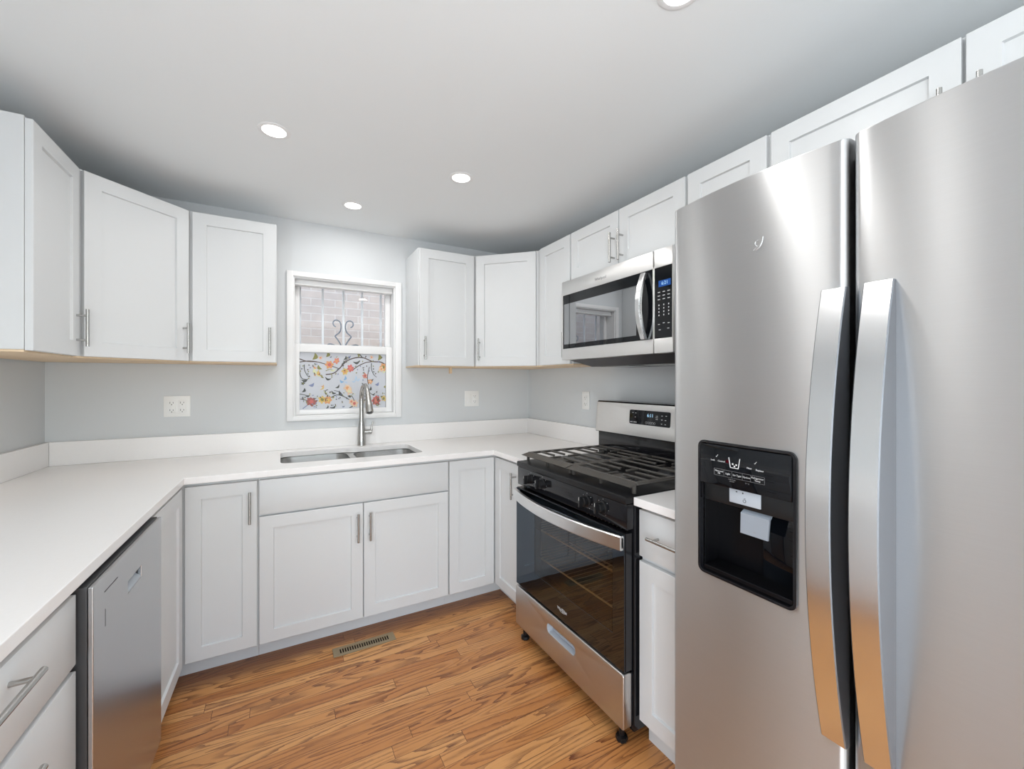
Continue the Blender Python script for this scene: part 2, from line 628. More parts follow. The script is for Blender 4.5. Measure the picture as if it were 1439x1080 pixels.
def text_mesh(name, body, size, loc, mat, parent, ext=0.0003, align='CENTER', extra_rot=None, label=None):
    cu = bpy.data.curves.new(name, 'FONT')
    cu.body = body
    cu.size = size
    cu.extrude = ext
    cu.align_x = align
    cu.align_y = 'CENTER'
    cu.resolution_u = 3
    tmp = bpy.data.objects.new(name + '_curve', cu)
    COL.objects.link(tmp)
    bpy.context.view_layer.update()
    dg = bpy.context.evaluated_depsgraph_get()
    me = bpy.data.meshes.new_from_object(tmp.evaluated_get(dg))
    bpy.data.objects.remove(tmp)
    bpy.data.curves.remove(cu)
    me.name = name
    me.materials.clear()
    me.materials.append(mat)
    o = bpy.data.objects.new(name, me)
    COL.objects.link(o)
    o.parent = parent
    o.location = loc
    o.rotation_euler = extra_rot or (radians(90), 0, 0)
    return o


# ------------------------------------------------------------------ frames of the three cabinet runs
LSK = 0.0236                                   # the left run leans a little away from the room


def L(s, d, z=0.0):
    """point s metres from the back corner along the left wall, d metres out of it"""
    n = math.hypot(1, LSK)
    return (-W + (-LSK * s + d) / n, (-s - LSK * d) / n, z)


RZ_L = radians(90) - math.atan(LSK)
RZ_R = radians(-90)

# ------------------------------------------------------------------ room shell
mb = MB()
mb.box(-W - 0.6, 0.15, -3.35, 0.2, -0.1, 0.0)
mb.box(-W - 0.6, 0.15, YF - 0.2, -3.35, -0.1, 0.0, mat=1)  # unseen stretch, made pale to brighten the ceiling
struct(mb.build('floor', [M['floor'], M['bounce_floor']], smooth=False))
mb = MB()
mb.box(-W - 0.6, 0.15, YF - 0.2, 0.2, CEIL, CEIL + 0.1)
struct(mb.build('ceiling', M['ceil'], smooth=False))

WX0, WX1, WZ0, WZ1 = -1.702, -1.074, 1.092, 1.968     # kitchen window opening
mb = MB()
mb.box(-W - 0.4, WX0, 0, 0.2, 0, CEIL)
mb.box(WX1, 0.15, 0, 0.2, 0, CEIL)
mb.box(WX0, WX1, 0, 0.2, 0, WZ0)
mb.box(WX0, WX1, 0, 0.2, WZ1, CEIL)
struct(mb.build('wall_back', M['wall'], smooth=False))
mb = MB()
mb.box(0, 0.15, YF - 0.2, 0.0, 0, CEIL)
struct(mb.build('wall_right', M['wall'], smooth=False))
mb = MB()
def wall_left_piece(sa, sb, za, zb):
    q = [L(sa, 0), L(sb, 0), L(sb, -0.15), L(sa, -0.15)]
    mb.prism([p_[:2] for p_ in q], za, zb)


wall_left_piece(0, 3.30, 0, CEIL)
wall_left_piece(3.30, 5.0, 2.13, CEIL)  # opening added behind the camera to admit the side light
wall_left_piece(5.0, 5.45, 0, CEIL)
struct(mb.build('wall_left', M['wall'], smooth=False))
# unseen end wall; its two window openings are added for the daylight lamps
mb = MB()
fx = [-W - 0.6, -2.55, -1.55, -1.25, -0.25, 0.15]
mb.box(fx[0], fx[1], YF - 0.2, YF, 0, CEIL)
mb.box(fx[2], fx[3], YF - 0.2, YF, 0, CEIL)
mb.box(fx[4], fx[5], YF - 0.2, YF, 0, CEIL)
for i in (1, 3):
    mb.box(fx[i], fx[i + 1], YF - 0.2, YF, 0, 0.45)
    mb.box(fx[i], fx[i + 1], YF - 0.2, YF, 1.85, CEIL)
struct(mb.build('wall_front', M['wall'], smooth=False))
for k, i in enumerate((1, 3)):
    mb = MB()
    x0, x1 = fx[i], fx[i + 1]
    for xa, xb in ((x0, x0 + 0.04), (x1 - 0.04, x1), ((x0 + x1) / 2 - 0.02, (x0 + x1) / 2 + 0.02)):
        mb.box(xa, xb, YF - 0.14, YF - 0.08, 0.45, 1.85)
    for za, zb in ((0.45, 0.49), (1.81, 1.85), (1.13, 1.17)):
        mb.box(x0, x1, YF - 0.14, YF - 0.08, za, zb)
    struct(mb.build('window_%d' % (k + 2), M['vinyl'], smooth=False))  # frames of the two added, unseen windows

# neighbour's brick wall across the alley
mb = MB()
mb.box(-4.2, 2.6, 1.55, 1.75, -0.5, 4.2)
struct(mb.build('wall_exterior', M['brick'], smooth=False))

# ------------------------------------------------------------------ kitchen window
win = bpy.data.objects.new('window_1', None)
COL.objects.link(win)
win.location = (WX0, 0, WZ0)
struct(win)
wo_ = lambda x, z: (x - WX0, z - WZ0)


def wbox(mb, x0, x1, y0, y1, z0, z1, bev=0.0, mat=0):
    mb.box(x0 - WX0, x1 - WX0, y0, y1, z0 - WZ0, z1 - WZ0, bev, mat)


mb = MB()
for x0, x1, z0, z1 in ((-1.734, WX0 + 0.004, 1.072, 1.996), (WX1 - 0.004, -1.036, 1.072, 1.996)):
    wbox(mb, x0, x1, -0.014, -0.0005, z0, z1, 0.003)
wbox(mb, WX0 + 0.002, WX1 - 0.002, -0.014, -0.0005, WZ1 - 0.004, 1.996, 0.003)
wbox(mb, WX0 + 0.002, WX1 - 0.002, -0.014, -0.0005, 1.072, WZ0 + 0.006, 0.003)
mb.build('casing', M['vinyl'], win)
mb = MB()   # lining of the recess
wbox(mb, WX0, WX0 + 0.012, 0.0, 0.2, WZ0, WZ1)
wbox(mb, WX1 - 0.012, WX1, 0.0, 0.2, WZ0, WZ1)
wbox(mb, WX0 + 0.012, WX1 - 0.012, 0.0, 0.2, WZ1 - 0.01, WZ1)
wbox(mb, WX0 + 0.012, WX1 - 0.012, 0.0, 0.2, WZ0, WZ0 + 0.012)
mb.build('jamb', M['vinyl'], win, smooth=False)


def sash(mb, x0, x1, y0, y1, z0, z1, sl, sr, bot, top):
    wbox(mb, x0, x0 + sl, y0, y1, z0, z1, 0.003)
    wbox(mb, x1 - sr, x1, y0, y1, z0, z1, 0.003)
    wbox(mb, x0 + sl - 0.001, x1 - sr + 0.001, y0, y1, z0, z0 + bot, 0.003)
    wbox(mb, x0 + sl - 0.001, x1 - sr + 0.001, y0, y1, z1 - top, z1, 0.003)


SX0, SX1 = WX0 + 0.0125, WX1 - 0.0125
mb = MB()
sash(mb, SX0, SX1, 0.098, 0.13, 1.50, WZ1 - 0.012, 0.030, 0.036, 0.045, 0.024)
us = mb.build('upper_sash', M['vinyl'], win)
mb = MB()
wbox(mb, SX0 + 0.024, SX1 - 0.028, 0.112, 0.116, 1.53, WZ1 - 0.03)
mb.build('pane', M['glass'], us, smooth=False)
mb = MB()
sash(mb, SX0, SX1, 0.050, 0.094, WZ0 + 0.0125, 1.555, 0.028, 0.040, 0.032, 0.052)
ls = mb.build('lower_sash', M['vinyl'], win)
mb = MB()
wbox(mb, SX0 + 0.024, SX1 - 0.034, 0.070, 0.074, WZ0 + 0.036, 1.51)
mb.build('pane', M['glass'], ls, smooth=False)
# rolled-down head rail of the sash track below the recess top
mb = MB()
wbox(mb, SX0 + 0.001, SX1 - 0.001, 0.04, 0.09, WZ1 - 0.034, WZ1 - 0.0105, 0.003)
wbox(mb, SX0 + 0.001, SX1 - 0.001, 0.03, 0.09, WZ1 - 0.046, WZ1 - 0.0345, 0.003)
mb.build('head_rail', M['vinyl'], win)

# decorative film on the lower pane: printed climbing flowers on frosted white
FX0, FX1 = SX0 + 0.026, SX1 - 0.038
FZ0, FZ1 = WZ0 + 0.042, 1.506
FY = 0.0685
filmm = simple('frosted_film', srgb(203, 206, 213), 0.55, noise=0.03, nscale=9)
mb = MB()
wbox(mb, FX0, FX1, FY, 0.0698, FZ0, FZ1)
film = mb.build('floral_film', filmm, ls, smooth=False)
film['label'] = 'frosted film printed with climbing flowers'

PC = {}
pal = dict(stem=(96, 82, 78), leaf=(140, 138, 84), dleaf=(84, 88, 86), orange=(220, 160, 112), peach=(228, 198, 168),
           yellow=(220, 190, 116), red=(204, 112, 108), coral=(214, 136, 118), darkred=(164, 104, 98), blue=(140, 180, 216),
           bluegrey=(132, 142, 176), pale=(214, 218, 176), lblue=(182, 205, 226))
pm = []
for i, (k, c) in enumerate(pal.items()):
    PC[k] = i
    pm.append(simple('print_' + k, srgb(*c), 0.6, noise=0.08, nscale=120))


def fp(x, y):
    """position on the film from the drawing grid of the print (1200 wide, 800 high)"""
    u = (x - 105) / 1200
    yt, yb = 80 + 50 * u, 890 - 40 * u
    v = (y - yt) / (yb - yt)
    return (FX0 + (FX1 - FX0) * u - WX0, FZ1 + (FZ0 - FZ1) * v - WZ0)


mb = MB()
layer = [0]


def pface(pts, col):
    layer[0] += 1
    yy = FY - 0.00003 - 0.0000015 * layer[0]
    w_ = [fp(min(max(x, 107), 1303), min(max(y, 90 + 50 * (x - 105) / 1200), 880 - 40 * (x - 105) / 1200)) for x, y in pts]
    # drop degenerate
    ar = sum(w_[i][0] * w_[(i + 1) % len(w_)][1] - w_[(i + 1) % len(w_)][0] * w_[i][1] for i in range(len(w_)))
    if abs(ar) < 1e-9:
        return
    if ar < 0:
        w_ = w_[::-1]
    mb.poly([(x, yy, z) for x, z in w_], PC[col])


def smooth_line(p, n=6):
    out = []
    for i in range(len(p) - 1):
        p0, p1, p2, p3 = p[max(i - 1, 0)], p[i], p[i + 1], p[min(i + 2, len(p) - 1)]
        for k in range(n):
            t = k / n
            out.append(tuple(0.5 * (2 * p1[j] + (p2[j] - p0[j]) * t + (2 * p0[j] - 5 * p1[j] + 4 * p2[j] - p3[j]) * t * t + (3 * p1[j] - p0[j] - 3 * p2[j] + p3[j]) * t ** 3) for j in (0, 1)))
    out.append(p[-1])
    return out


def stroke(p, w0, w1, col):
    w0, w1 = w0 * 1.25 + 1.0, w1 * 1.25 + 1.0
    q = smooth_line(p)
    n = len(q)
    for i in range(n - 1):
        wa = w0 + (w1 - w0) * i / (n - 1)
        wb = w0 + (w1 - w0) * (i + 1) / (n - 1)
        dx, dy = q[i + 1][0] - q[i][0], q[i + 1][1] - q[i][1]
        l_ = math.hypot(dx, dy) or 1
        nx, ny = -dy / l_, dx / l_
        pface([(q[i][0] + nx * wa, q[i][1] + ny * wa), (q[i + 1][0] + nx * wb, q[i + 1][1] + ny * wb),
               (q[i + 1][0] - nx * wb, q[i + 1][1] - ny * wb), (q[i][0] - nx * wa, q[i][1] - ny * wa)], col)


def leaf(x, y, ang, ln, wd, col, bend=0.3):
    ln, wd = ln * 1.12, wd * 1.25
    a = radians(ang)
    ca, sa = cos(a), -sin(a)
    up, dn = [], []
    for k in range(9):
        t = k / 8
        wv = wd * sin(pi * t) ** 0.8
        cb = bend * ln * sin(pi * t)
        for lst, sg in ((up, 1), (dn, -1)):
            px_, py_ = ln * t, cb + sg * wv
            lst.append((x + px_ * ca - py_ * sa, y + px_ * sa + py_ * ca))
    for k in range(8):
        pface([up[k], up[k + 1], dn[k + 1], dn[k]], col)


def flower(x, y, r, col, heart, n=6, rot=0):
    for k in range(n):
        leaf(x, y, rot + 360 * k / n + random.uniform(-9, 9), r * random.uniform(0.85, 1.1), r * 0.27, col, 0.05)
    for k in range(n):
        leaf(x, y, rot + 360 * (k + 0.5) / n, r * 0.45, r * 0.12, heart, 0.0)


for p, a_, b2, c in [
    ([(107, 180), (200, 215), (330, 225), (440, 255), (560, 295), (640, 325)], 5, 3, 'stem'),
    ([(107, 225), (220, 212), (330, 222)], 5, 4, 'stem'),
    ([(450, 400), (560, 380), (640, 310), (740, 215), (870, 172), (980, 178), (1100, 225), (1220, 235), (1300, 270)], 5, 5, 'stem'),
    ([(640, 320), (690, 240), (760, 180)], 4, 2, 'stem'),
    ([(820, 340), (900, 285), (1010, 240), (1110, 228)], 4, 4, 'stem'),
    ([(170, 260), (175, 340), (215, 420), (240, 430)], 4, 2, 'dleaf'),
    ([(112, 260), (115, 380), (140, 450), (190, 465)], 4, 3, 'dleaf'),
    ([(1090, 250), (1090, 330), (1120, 400), (1165, 440)], 4, 2, 'dleaf'),
    ([(1060, 300), (1040, 380), (1030, 460), (1045, 540)], 3, 3, 'stem'),
    ([(520, 715), (600, 680), (690, 700), (800, 760), (850, 790)], 4, 3, 'dleaf'),
    ([(690, 700), (640, 640), (560, 620)], 4, 2, 'dleaf'),
    ([(480, 685), (445, 660), (450, 620), (480, 608)], 4, 3, 'dleaf'),
    ([(850, 780), (810, 700), (760, 690)], 3, 3, 'dleaf'),
    ([(150, 870), (205, 825), (250, 780)], 4, 3, 'bluegrey'),
    ([(770, 860), (820, 835), (880, 830)], 5, 3, 'dleaf'),
    ([(1065, 840), (1120, 790)], 4, 3, 'bluegrey'),
    ([(110, 665), (180, 680), (225, 690)], 3, 2, 'dleaf'),
    ([(120, 735), (180, 750), (250, 760)], 3, 3, 'stem'),
    ([(1030, 620), (1080, 660), (1130, 690)], 3, 2, 'dleaf'),
    ([(920, 130), (960, 175)], 5, 4, 'dleaf'), ([(1010, 150), (1000, 175)], 6, 4, 'stem'),
    ([(450, 350), (500, 330), (560, 345)], 3, 2, 'leaf'),
]:
    stroke(p, a_, b2, c)
for args in [
    (275, 195, 70, 90, 22, 'leaf'), (455, 160, 75, 70, 18, 'leaf'), (1185, 215, 80, 80, 20, 'leaf'), (350, 265, -50, 70, 16, 'leaf'),
    (690, 200, 60, 60, 12, 'dleaf'), (740, 160, 20, 50, 10, 'bluegrey'), (820, 225, 10, 95, 13, 'dleaf'), (660, 260, 60, 60, 9, 'dleaf'),
    (440, 430, -15, 80, 11, 'dleaf'), (130, 470, 10, 80, 14, 'dleaf'), (225, 545, 25, 70, 15, 'bluegrey'), (140, 640, 60, 60, 13, 'dleaf'),
    (575, 580, 40, 65, 10, 'dleaf'), (525, 620, -25, 70, 11, 'dleaf'), (635, 615, -55, 80, 11, 'dleaf'), (745, 690, 10, 60, 10, 'dleaf'),
    (1045, 620, 60, 60, 12, 'dleaf'), (1140, 540, 30, 60, 14, 'bluegrey'), (1060, 470, 10, 55, 9, 'dleaf'), (945, 515, -5, 65, 10, 'dleaf'),
    (500, 850, 20, 80, 12, 'dleaf'), (450, 865, 60, 50, 8, 'dleaf'), (1085, 670, 20, 55, 8, 'dleaf'), (900, 170, 110, 60, 14, 'leaf'),
    (370, 610, 60, 80, 9, 'yellow'), (385, 560, 25, 40, 7, 'orange'), (640, 470, -25, 60, 12, 'blue'), (690, 480, 70, 60, 13, 'blue'),
    (700, 490, -10, 45, 9, 'lblue'), (800, 490, 15, 60, 9, 'lblue'), (840, 480, 75, 60, 12, 'lblue'), (860, 480, 30, 60, 10, 'lblue'),
    (500, 330, 10, 80, 9, 'pale'), (1255, 390, 80, 70, 12, 'pale'), (180, 690, 15, 60, 9, 'dleaf'), (1270, 575, 40, 40, 12, 'leaf'),
    (300, 300, -60, 90, 16, 'pale'), (330, 350, -40, 90, 14, 'pale'), (360, 330, -70, 90, 14, 'yellow'), (400, 400, -60, 50, 9, 'leaf'),
    (320, 390, -100, 30, 8, 'orange'), (345, 400, 60, 40, 8, 'orange'), (290, 280, -30, 50, 9, 'orange'),
]:
    leaf(*args)
for args in [
    (500, 265, 60, 'orange', 'red', 6, 10), (595, 215, 44, 'coral', 'orange', 5, 60), (712, 360, 50, 'yellow', 'orange', 6, 0),
    (788, 315, 50, 'red', 'coral', 6, 20), (262, 772, 64, 'darkred', 'red', 8, 5), (405, 745, 52, 'yellow', 'leaf', 6, 30),
    (480, 752, 54, 'orange', 'yellow', 6, 0), (842, 795, 50, 'peach', 'red', 6, 15), (800, 770, 40, 'peach', 'coral', 5, 0),
    (1158, 752, 62, 'red', 'coral', 8, 0), (1272, 725, 44, 'yellow', 'leaf', 5, 20), (1262, 305, 56, 'orange', 'leaf', 6, 0),
    (1235, 330, 40, 'peach', 'orange', 5, 0), (995, 420, 36, 'coral', 'darkred', 5, 30), (1070, 498, 34, 'orange', 'peach', 5, 0),
    (745, 585, 52, 'peach', 'orange', 6, 10), (770, 630, 48, 'peach', 'pale', 5, 40), (380, 170, 26, 'peach', 'coral', 5, 0),
    (1090, 170, 26, 'peach', 'coral', 5, 0), (155, 520, 24, 'dleaf', 'leaf', 5, 0), (940, 780, 40, 'yellow', 'peach', 5, 0),
]:
    flower(*args)
for x, y in [(215, 340), (225, 365), (235, 395), (255, 425), (245, 455), (265, 310), (240, 280), (905, 340), (940, 300), (870, 385), (985, 350), (1030, 300),
             (1130, 300), (1135, 335), (1140, 370), (1150, 400), (590, 740), (635, 740), (660, 725), (600, 715), (570, 720), (540, 445), (625, 405), (520, 655),
             (985, 480), (1075, 360), (160, 290), (145, 330), (135, 360), (330, 760), (340, 800), (200, 715), (280, 690), (1205, 690), (930, 230), (965, 235), (330, 260)]:
    leaf(x - 9, y, random.uniform(0, 180), 20, 6, random.choice(['dleaf', 'bluegrey', 'stem', 'leaf']), 0)
for k in range(70):      # fine sprigs of the print
    x, y = random.uniform(130, 1270), random.choice([random.uniform(150, 420), random.uniform(640, 840), random.uniform(640, 840)])
    a_ = random.uniform(0, 360)
    leaf(x, y, a_, 26, 5, random.choice(['dleaf', 'stem', 'leaf', 'bluegrey']), 0.2)
    leaf(x + 12, y + 6, a_ + 50, 20, 4, random.choice(['dleaf', 'leaf', 'pale']), 0.2)
mb.build('floral_print', pm, film, smooth=False)
mb = MB()
wbox(mb, FX1 - 0.004, FX1 + 0.002, FY - 0.0004, FY + 0.004, FZ0, FZ1)  # thin dark strip along the right edge of the film
mb.build('film_edge_strip', M['darkgrey'], ls, smooth=False)

# security grille outside
gr = thing('window_grille', 'white vertical window bars with a grey scroll outside the glass', 'window bars', (-1.385, 0.215, 1.09))
for x in (-0.02, 0.87):
    mb = MB()
    mb.box(-0.40, 0.42, -0.012, 0.012, x, x + 0.02, 0.002)
    mb.build('cross_rail', M['bars'], gr)
for x in (-0.268, -0.129, 0.003, 0.127, 0.256):
    mb = MB()
    mb.box(x - 0.007, x + 0.007, -0.0065, 0.0065, 0.0, 0.87, 0.0015)
    mb.build('bar', M['bars'], gr)


mb = MB()
for sg in (-1, 1):
    curl = [(sg * 0.048, 0.605), (sg * 0.060, 0.613), (sg * 0.066, 0.628), (sg * 0.060, 0.645), (sg * 0.044, 0.652), (sg * 0.026, 0.645), (sg * 0.016, 0.625), (sg * 0.014, 0.600),
            (sg * 0.022, 0.572), (sg * 0.036, 0.556), (sg * 0.052, 0.541), (sg * 0.040, 0.522), (sg * 0.026, 0.500), (sg * 0.014, 0.472), (sg * 0.024, 0.455), (sg * 0.05, 0.474), (sg * 0.09, 0.484), (sg * 0.115, 0.455), (sg * 0.10, 0.42)]
    q = smooth_line([(x + 0.003, z) for x, z in curl], 5)
    mb.tube([(x, 0.012, z) for x, z in q], 0.0045, 8)
mb.build('scroll', M['scroll'], gr)


# ------------------------------------------------------------------ cabinet pieces (local frame: x along width, front towards -y)
def shaker(w, h, rail=0.058, th=0.019, rec=0.009):
    """shaker door: flat frame with a recessed centre panel, lower-left corner at the origin, front at y=0"""
    t = bmesh.new()

    def rect(x0, x1, z0, z1, y):
        return [t.verts.new((x0, y, z0)), t.verts.new((x1, y, z0)), t.verts.new((x1, y, z1)), t.verts.new((x0, y, z1))]

    bk = rect(0, w, 0, h, th)
    e = 0.0015
    sd = rect(0, w, 0, h, e)
    fr = rect(e, w - e, e, h - e, 0)
    inn = rect(rail, w - rail, rail, h - rail, 0)
    rc = rect(rail + 0.002, w - rail - 0.002, rail + 0.002, h - rail - 0.002, rec)
    for a_, b2 in ((bk, sd), (sd, fr), (fr, inn), (inn, rc)):
        for k in range(4):
            t.faces.new((a_[k], a_[(k + 1) % 4], b2[(k + 1) % 4], b2[k]))
    t.faces.new(rc)
    t.faces.new(list(reversed(bk)))
    bmesh.ops.recalc_face_normals(t, faces=list(t.faces))
    return t


def add_door(parent, x, z, w, h, yf, name='door', rot=None, loc=None):
    mb = MB()
    mb._merge(shaker(w, h))
    o = mb.build(name, M['cab'], parent, smooth=False)
    o.location = loc if loc is not None else (x, yf, z)
    if rot is not None:
        o.rotation_euler = (0, 0, rot)
    return o


def add_slab(parent, x, z, w, h, yf, name):
    mb = MB()
    mb.box(0, w, 0, 0.019, 0, h, 0.0015)
    o = mb.build(name, M['cab'], parent)
    o.location = (x, yf, z)
    return o


HL = 0.146


def add_handle(parent, x, z, vertical=True, length=HL):
    """bar pull on two posts, centred at x, z on the face y=0 of the door it belongs to"""
    mb = MB()
    h = length / 2
    c = 0.048
    if vertical:
        mb.cyl((x, -0.032, z - h), (x, -0.032, z + h), 0.0058, 16)
        for s in (-c, c):
            mb.cyl((x, -0.032, z + s), (x, 0.0005, z + s), 0.0045, 12)
    else:
        mb.cyl((x - h, -0.032, z), (x + h, -0.032, z), 0.0058, 16)
        for s in (-c, c):
            mb.cyl((x + s, -0.032, z), (x + s, 0.0005, z), 0.0045, 12)
    return mb.build('handle', M['nickel'], parent)


UZ0, UZ1 = 1.414, 2.166      # wall cabinets
UC, UF = 0.300, 0.320        # carcass depth, door face


def wall_cab_body(t, w, z0=UZ0, z1=UZ1, depth=UC):
    mb = MB()
    mb.box(0, w, -depth, -0.002, z0 + 0.006, z1, 0.001)
    mb.build('body', M['cab'], t, smooth=False)
    mb = MB()
    mb.box(0.0, w, -depth, -0.002, z0 - 0.002, z0 + 0.0055, 0.0005)
    mb.build('bottom_panel', M['wood'], t, smooth=False)['label'] = 'raw wood underside'


DZ0, DZ1 = 1.418, 2.160
DH = DZ1 - DZ0

# left of the window
g = None
w = 0.379
t = thing('wall_cabinet', 'white shaker wall cabinet left of the window, handle low on its right side', 'cabinet', (-W + 0.612, 0, 0), 0)
wall_cab_body(t, w)
d = add_door(t, 0.014, DZ0, w - 0.018, DH, -UF)
add_handle(d, w - 0.018 - 0.028, 0.110)
# right of the window
w = 0.390
t = thing('wall_cabinet', 'white shaker wall cabinet right of the window with a wooden cleat below it', 'cabinet', (-1.004, 0, 0), 0)
wall_cab_body(t, w)
d = add_door(t, 0.004, DZ0, w - 0.018, DH, -UF)
add_handle(d, 0.028, 0.110)
mb = MB()
mb.box(0.245, 0.258, -0.22, -0.19, UZ0 - 0.044, UZ0 - 0.0025, 0.001)
mb.build('cleat', M['wood'], t)['label'] = 'small raw wood cleat'


# diagonal corner cabinets
def diagonal_cab(label, left):
    c = 0.610
    f = UC
    if left:
        loc = (-W, 0, 0)
        pts = [(0.002, -0.002), (0.002, -c), (f, -c), (c, -f), (c, -0.002)]
    else:
        loc = (0, 0, 0)
        pts = [(-0.002, -0.002), (-c, -0.002), (-c, -f), (-f, -c), (-0.002, -c)]
    t = thing('corner_wall_cabinet', label, 'cabinet', loc, 0)
    mb = MB()
    mb.prism(pts, UZ0 + 0.006, UZ1)
    mb.build('body', M['cab'], t, smooth=False)
    mb = MB()
    mb.prism(pts, UZ0 - 0.002, UZ0 + 0.0055)
    mb.build('bottom_panel', M['wood'], t, smooth=False)['label'] = 'raw wood underside'
    fw_ = (c - f) * math.sqrt(2)
    dw = fw_ - 0.026
    if left:
        A = Vector((f, -c))
        dr = Vector((1, 1)).normalized()
        nrm = Vector((1, -1)).normalized()
        rz = radians(45)
    else:
        A = Vector((-c, -f))
        dr = Vector((1, -1)).normalized()
        nrm = Vector((-1, -1)).normalized()
        rz = radians(-45)
    p = A + dr * 0.013 + nrm * 0.020
    d = add_door(t, 0, 0, dw, DH, 0, rot=rz, loc=(p.x, p.y, DZ0))
    add_handle(d, dw - 0.028 if left else 0.028, 0.110)
    return t


diagonal_cab('white shaker corner wall cabinet set diagonally in the left corner', True)
diagonal_cab('white shaker corner wall cabinet set diagonally in the right corner', False)

# left wall cabinet (nearest on the left)
w = 0.372
p = L(0.612 + w, 0)
t = thing('wall_cabinet', 'white shaker wall cabinet on the left wall, its plain side panel facing the camera', 'cabinet', (p[0] + 0.0155, p[1], 0), radians(90))
wall_cab_body(t, w)
d = add_door(t, 0.004, DZ0, w - 0.016, DH, -UF)
add_handle(d, w - 0.016 - 0.028, 0.110)


# right wall cabinets; r(y) is the distance along the right wall
def right_thing(name, label, cat, y, group=None):
    return thing(name, label, cat, (0, y, 0), RZ_R, group)


t = right_thing('wall_cabinet', 'tall narrow white wall cabinet between the diagonal corner cabinet and the microwave', 'cabinet', -0.612)
w = 0.366
wall_cab_body(t, w)
d = add_door(t, 0.046, DZ0, w - 0.052, DH, -UF)
add_handle(d, w - 0.052 - 0.028, 0.110)

t = right_thing('over_microwave_cabinet', 'short white two door cabinet directly above the microwave', 'cabinet', -0.981)
w = 0.768
wall_cab_body(t, w, 1.884, UZ1)
hw = w / 2
for k in range(2):
    d = add_door(t, 0.003 + k * (hw + 0.001), 1.893, hw - 0.005, DZ1 - 1.893, -UF)
    add_handle(d, hw - 0.005 - 0.026 if k == 0 else 0.026, 0.084)

t = right_thing('wall_cabinet', 'white wall cabinet between the microwave cabinet and the cabinet over the refrigerator', 'cabinet', -1.752)
w = 0.332
wall_cab_body(t, w)
d = add_door(t, 0.010, DZ0, w - 0.016, DH, -UF)
add_handle(d, 0.028, 0.110)

t = right_thing('over_refrigerator_cabinet', 'short white two door cabinet above the refrigerator', 'cabinet', -2.087)
w = 0.92
wall_cab_body(t, w, 1.875, UZ1)
for k in range(2):
    d = add_door(t, 0.006 if k == 0 else 0.466, 1.884, 0.452, DZ1 - 1.884, -UF)
    add_handle(d, 0.452 - 0.03 if k == 0 else 0.03, 0.084)

# ------------------------------------------------------------------ base cabinets
BC, BF = 0.606, 0.626        # carcass depth, door face
BT = 0.8715                  # carcass top
BZ0, BZ1 = 0.088, 0.856      # door bottom, top
TK = 0.550                   # toe-kick board distance from wall

# sink base
x0, x1 = -1.859, -0.922
w = x1 - x0
t = thing('sink_base_cabinet', 'white two door sink base cabinet below the window with a plain false drawer front', 'cabinet', (x0, 0, 0), 0)
mb = MB()
mb.box(0, 0.018, -BC, -0.002, 0.085, BT)
mb.box(w - 0.018, w, -BC, -0.002, 0.085, BT)
mb.box(0.018, w - 0.018, -BC, -0.002, 0.085, 0.103)
mb.box(0.018, w - 0.018, -0.012, -0.002, 0.103, BT)
mb.box(0.018, w - 0.018, -BC, -BC + 0.019, 0.675, BT)
mb.box(w / 2 - 0.03, w / 2 + 0.03, -BC, -BC + 0.019, 0.103, 0.675)
mb.build('body', M['cab'], t, smooth=False)
add_slab(t, 0.004, 0.693, w - 0.008, BZ1 - 0.693, -BF, 'false_drawer_front')
for k in range(2):
    dw = w / 2 - 0.006
    d = add_door(t, 0.004 if k == 0 else w / 2 + 0.002, BZ0, dw, 0.684 - BZ0, -BF)
    add_handle(d, dw - 0.028 if k == 0 else 0.028, 0.684 - BZ0 - 0.045 - HL / 2)
mb = MB()
mb.box(0, w, -TK, -TK + 0.016, 0, 0.0845)
mb.build('toe_kick', M['cab'], t, smooth=False)

# right corner base
ye = -1.014
t = thing('corner_base_cabinet', 'white L shaped corner base cabinet between the sink cabinet and the stove', 'cabinet', (0, 0, 0), 0)
xr = x1 + 0.001
mb = MB()
mb.prism([(-0.002, -0.002), (xr, -0.002), (xr, -BC), (-BC, -BC), (-BC, ye), (-0.002, ye)], 0.085, BT)
mb.build('body', M['cab'], t, smooth=False)
d = add_door(t, xr + 0.004, BZ0, (-BF) - xr - 0.008, BZ1 - BZ0, -BF)
dl = -ye - BF - 0.008
d2 = add_door(t, 0, 0, dl, BZ1 - BZ0, 0, rot=RZ_R, loc=(-BF, -BF - 0.004, BZ0))
add_handle(d2, 0.255, BZ1 - BZ0 - 0.045 - HL / 2)
mb = MB()
mb.prism([(xr, -TK), (xr, -TK + 0.016), (-TK + 0.016, -TK + 0.016), (-TK + 0.016, ye), (-TK, ye), (-TK, -TK)], 0, 0.0845)
mb.build('toe_kick', M['cab'], t, smooth=False)

# left corner base
xl = x0 - 0.001
t = thing('corner_base_cabinet', 'white L shaped corner base cabinet between the dishwasher and the sink cabinet', 'cabinet', (-W, 0, 0), 0)


def Lr(s, d_):
    q = L(s, d_)
    return (q[0] + W, q[1])


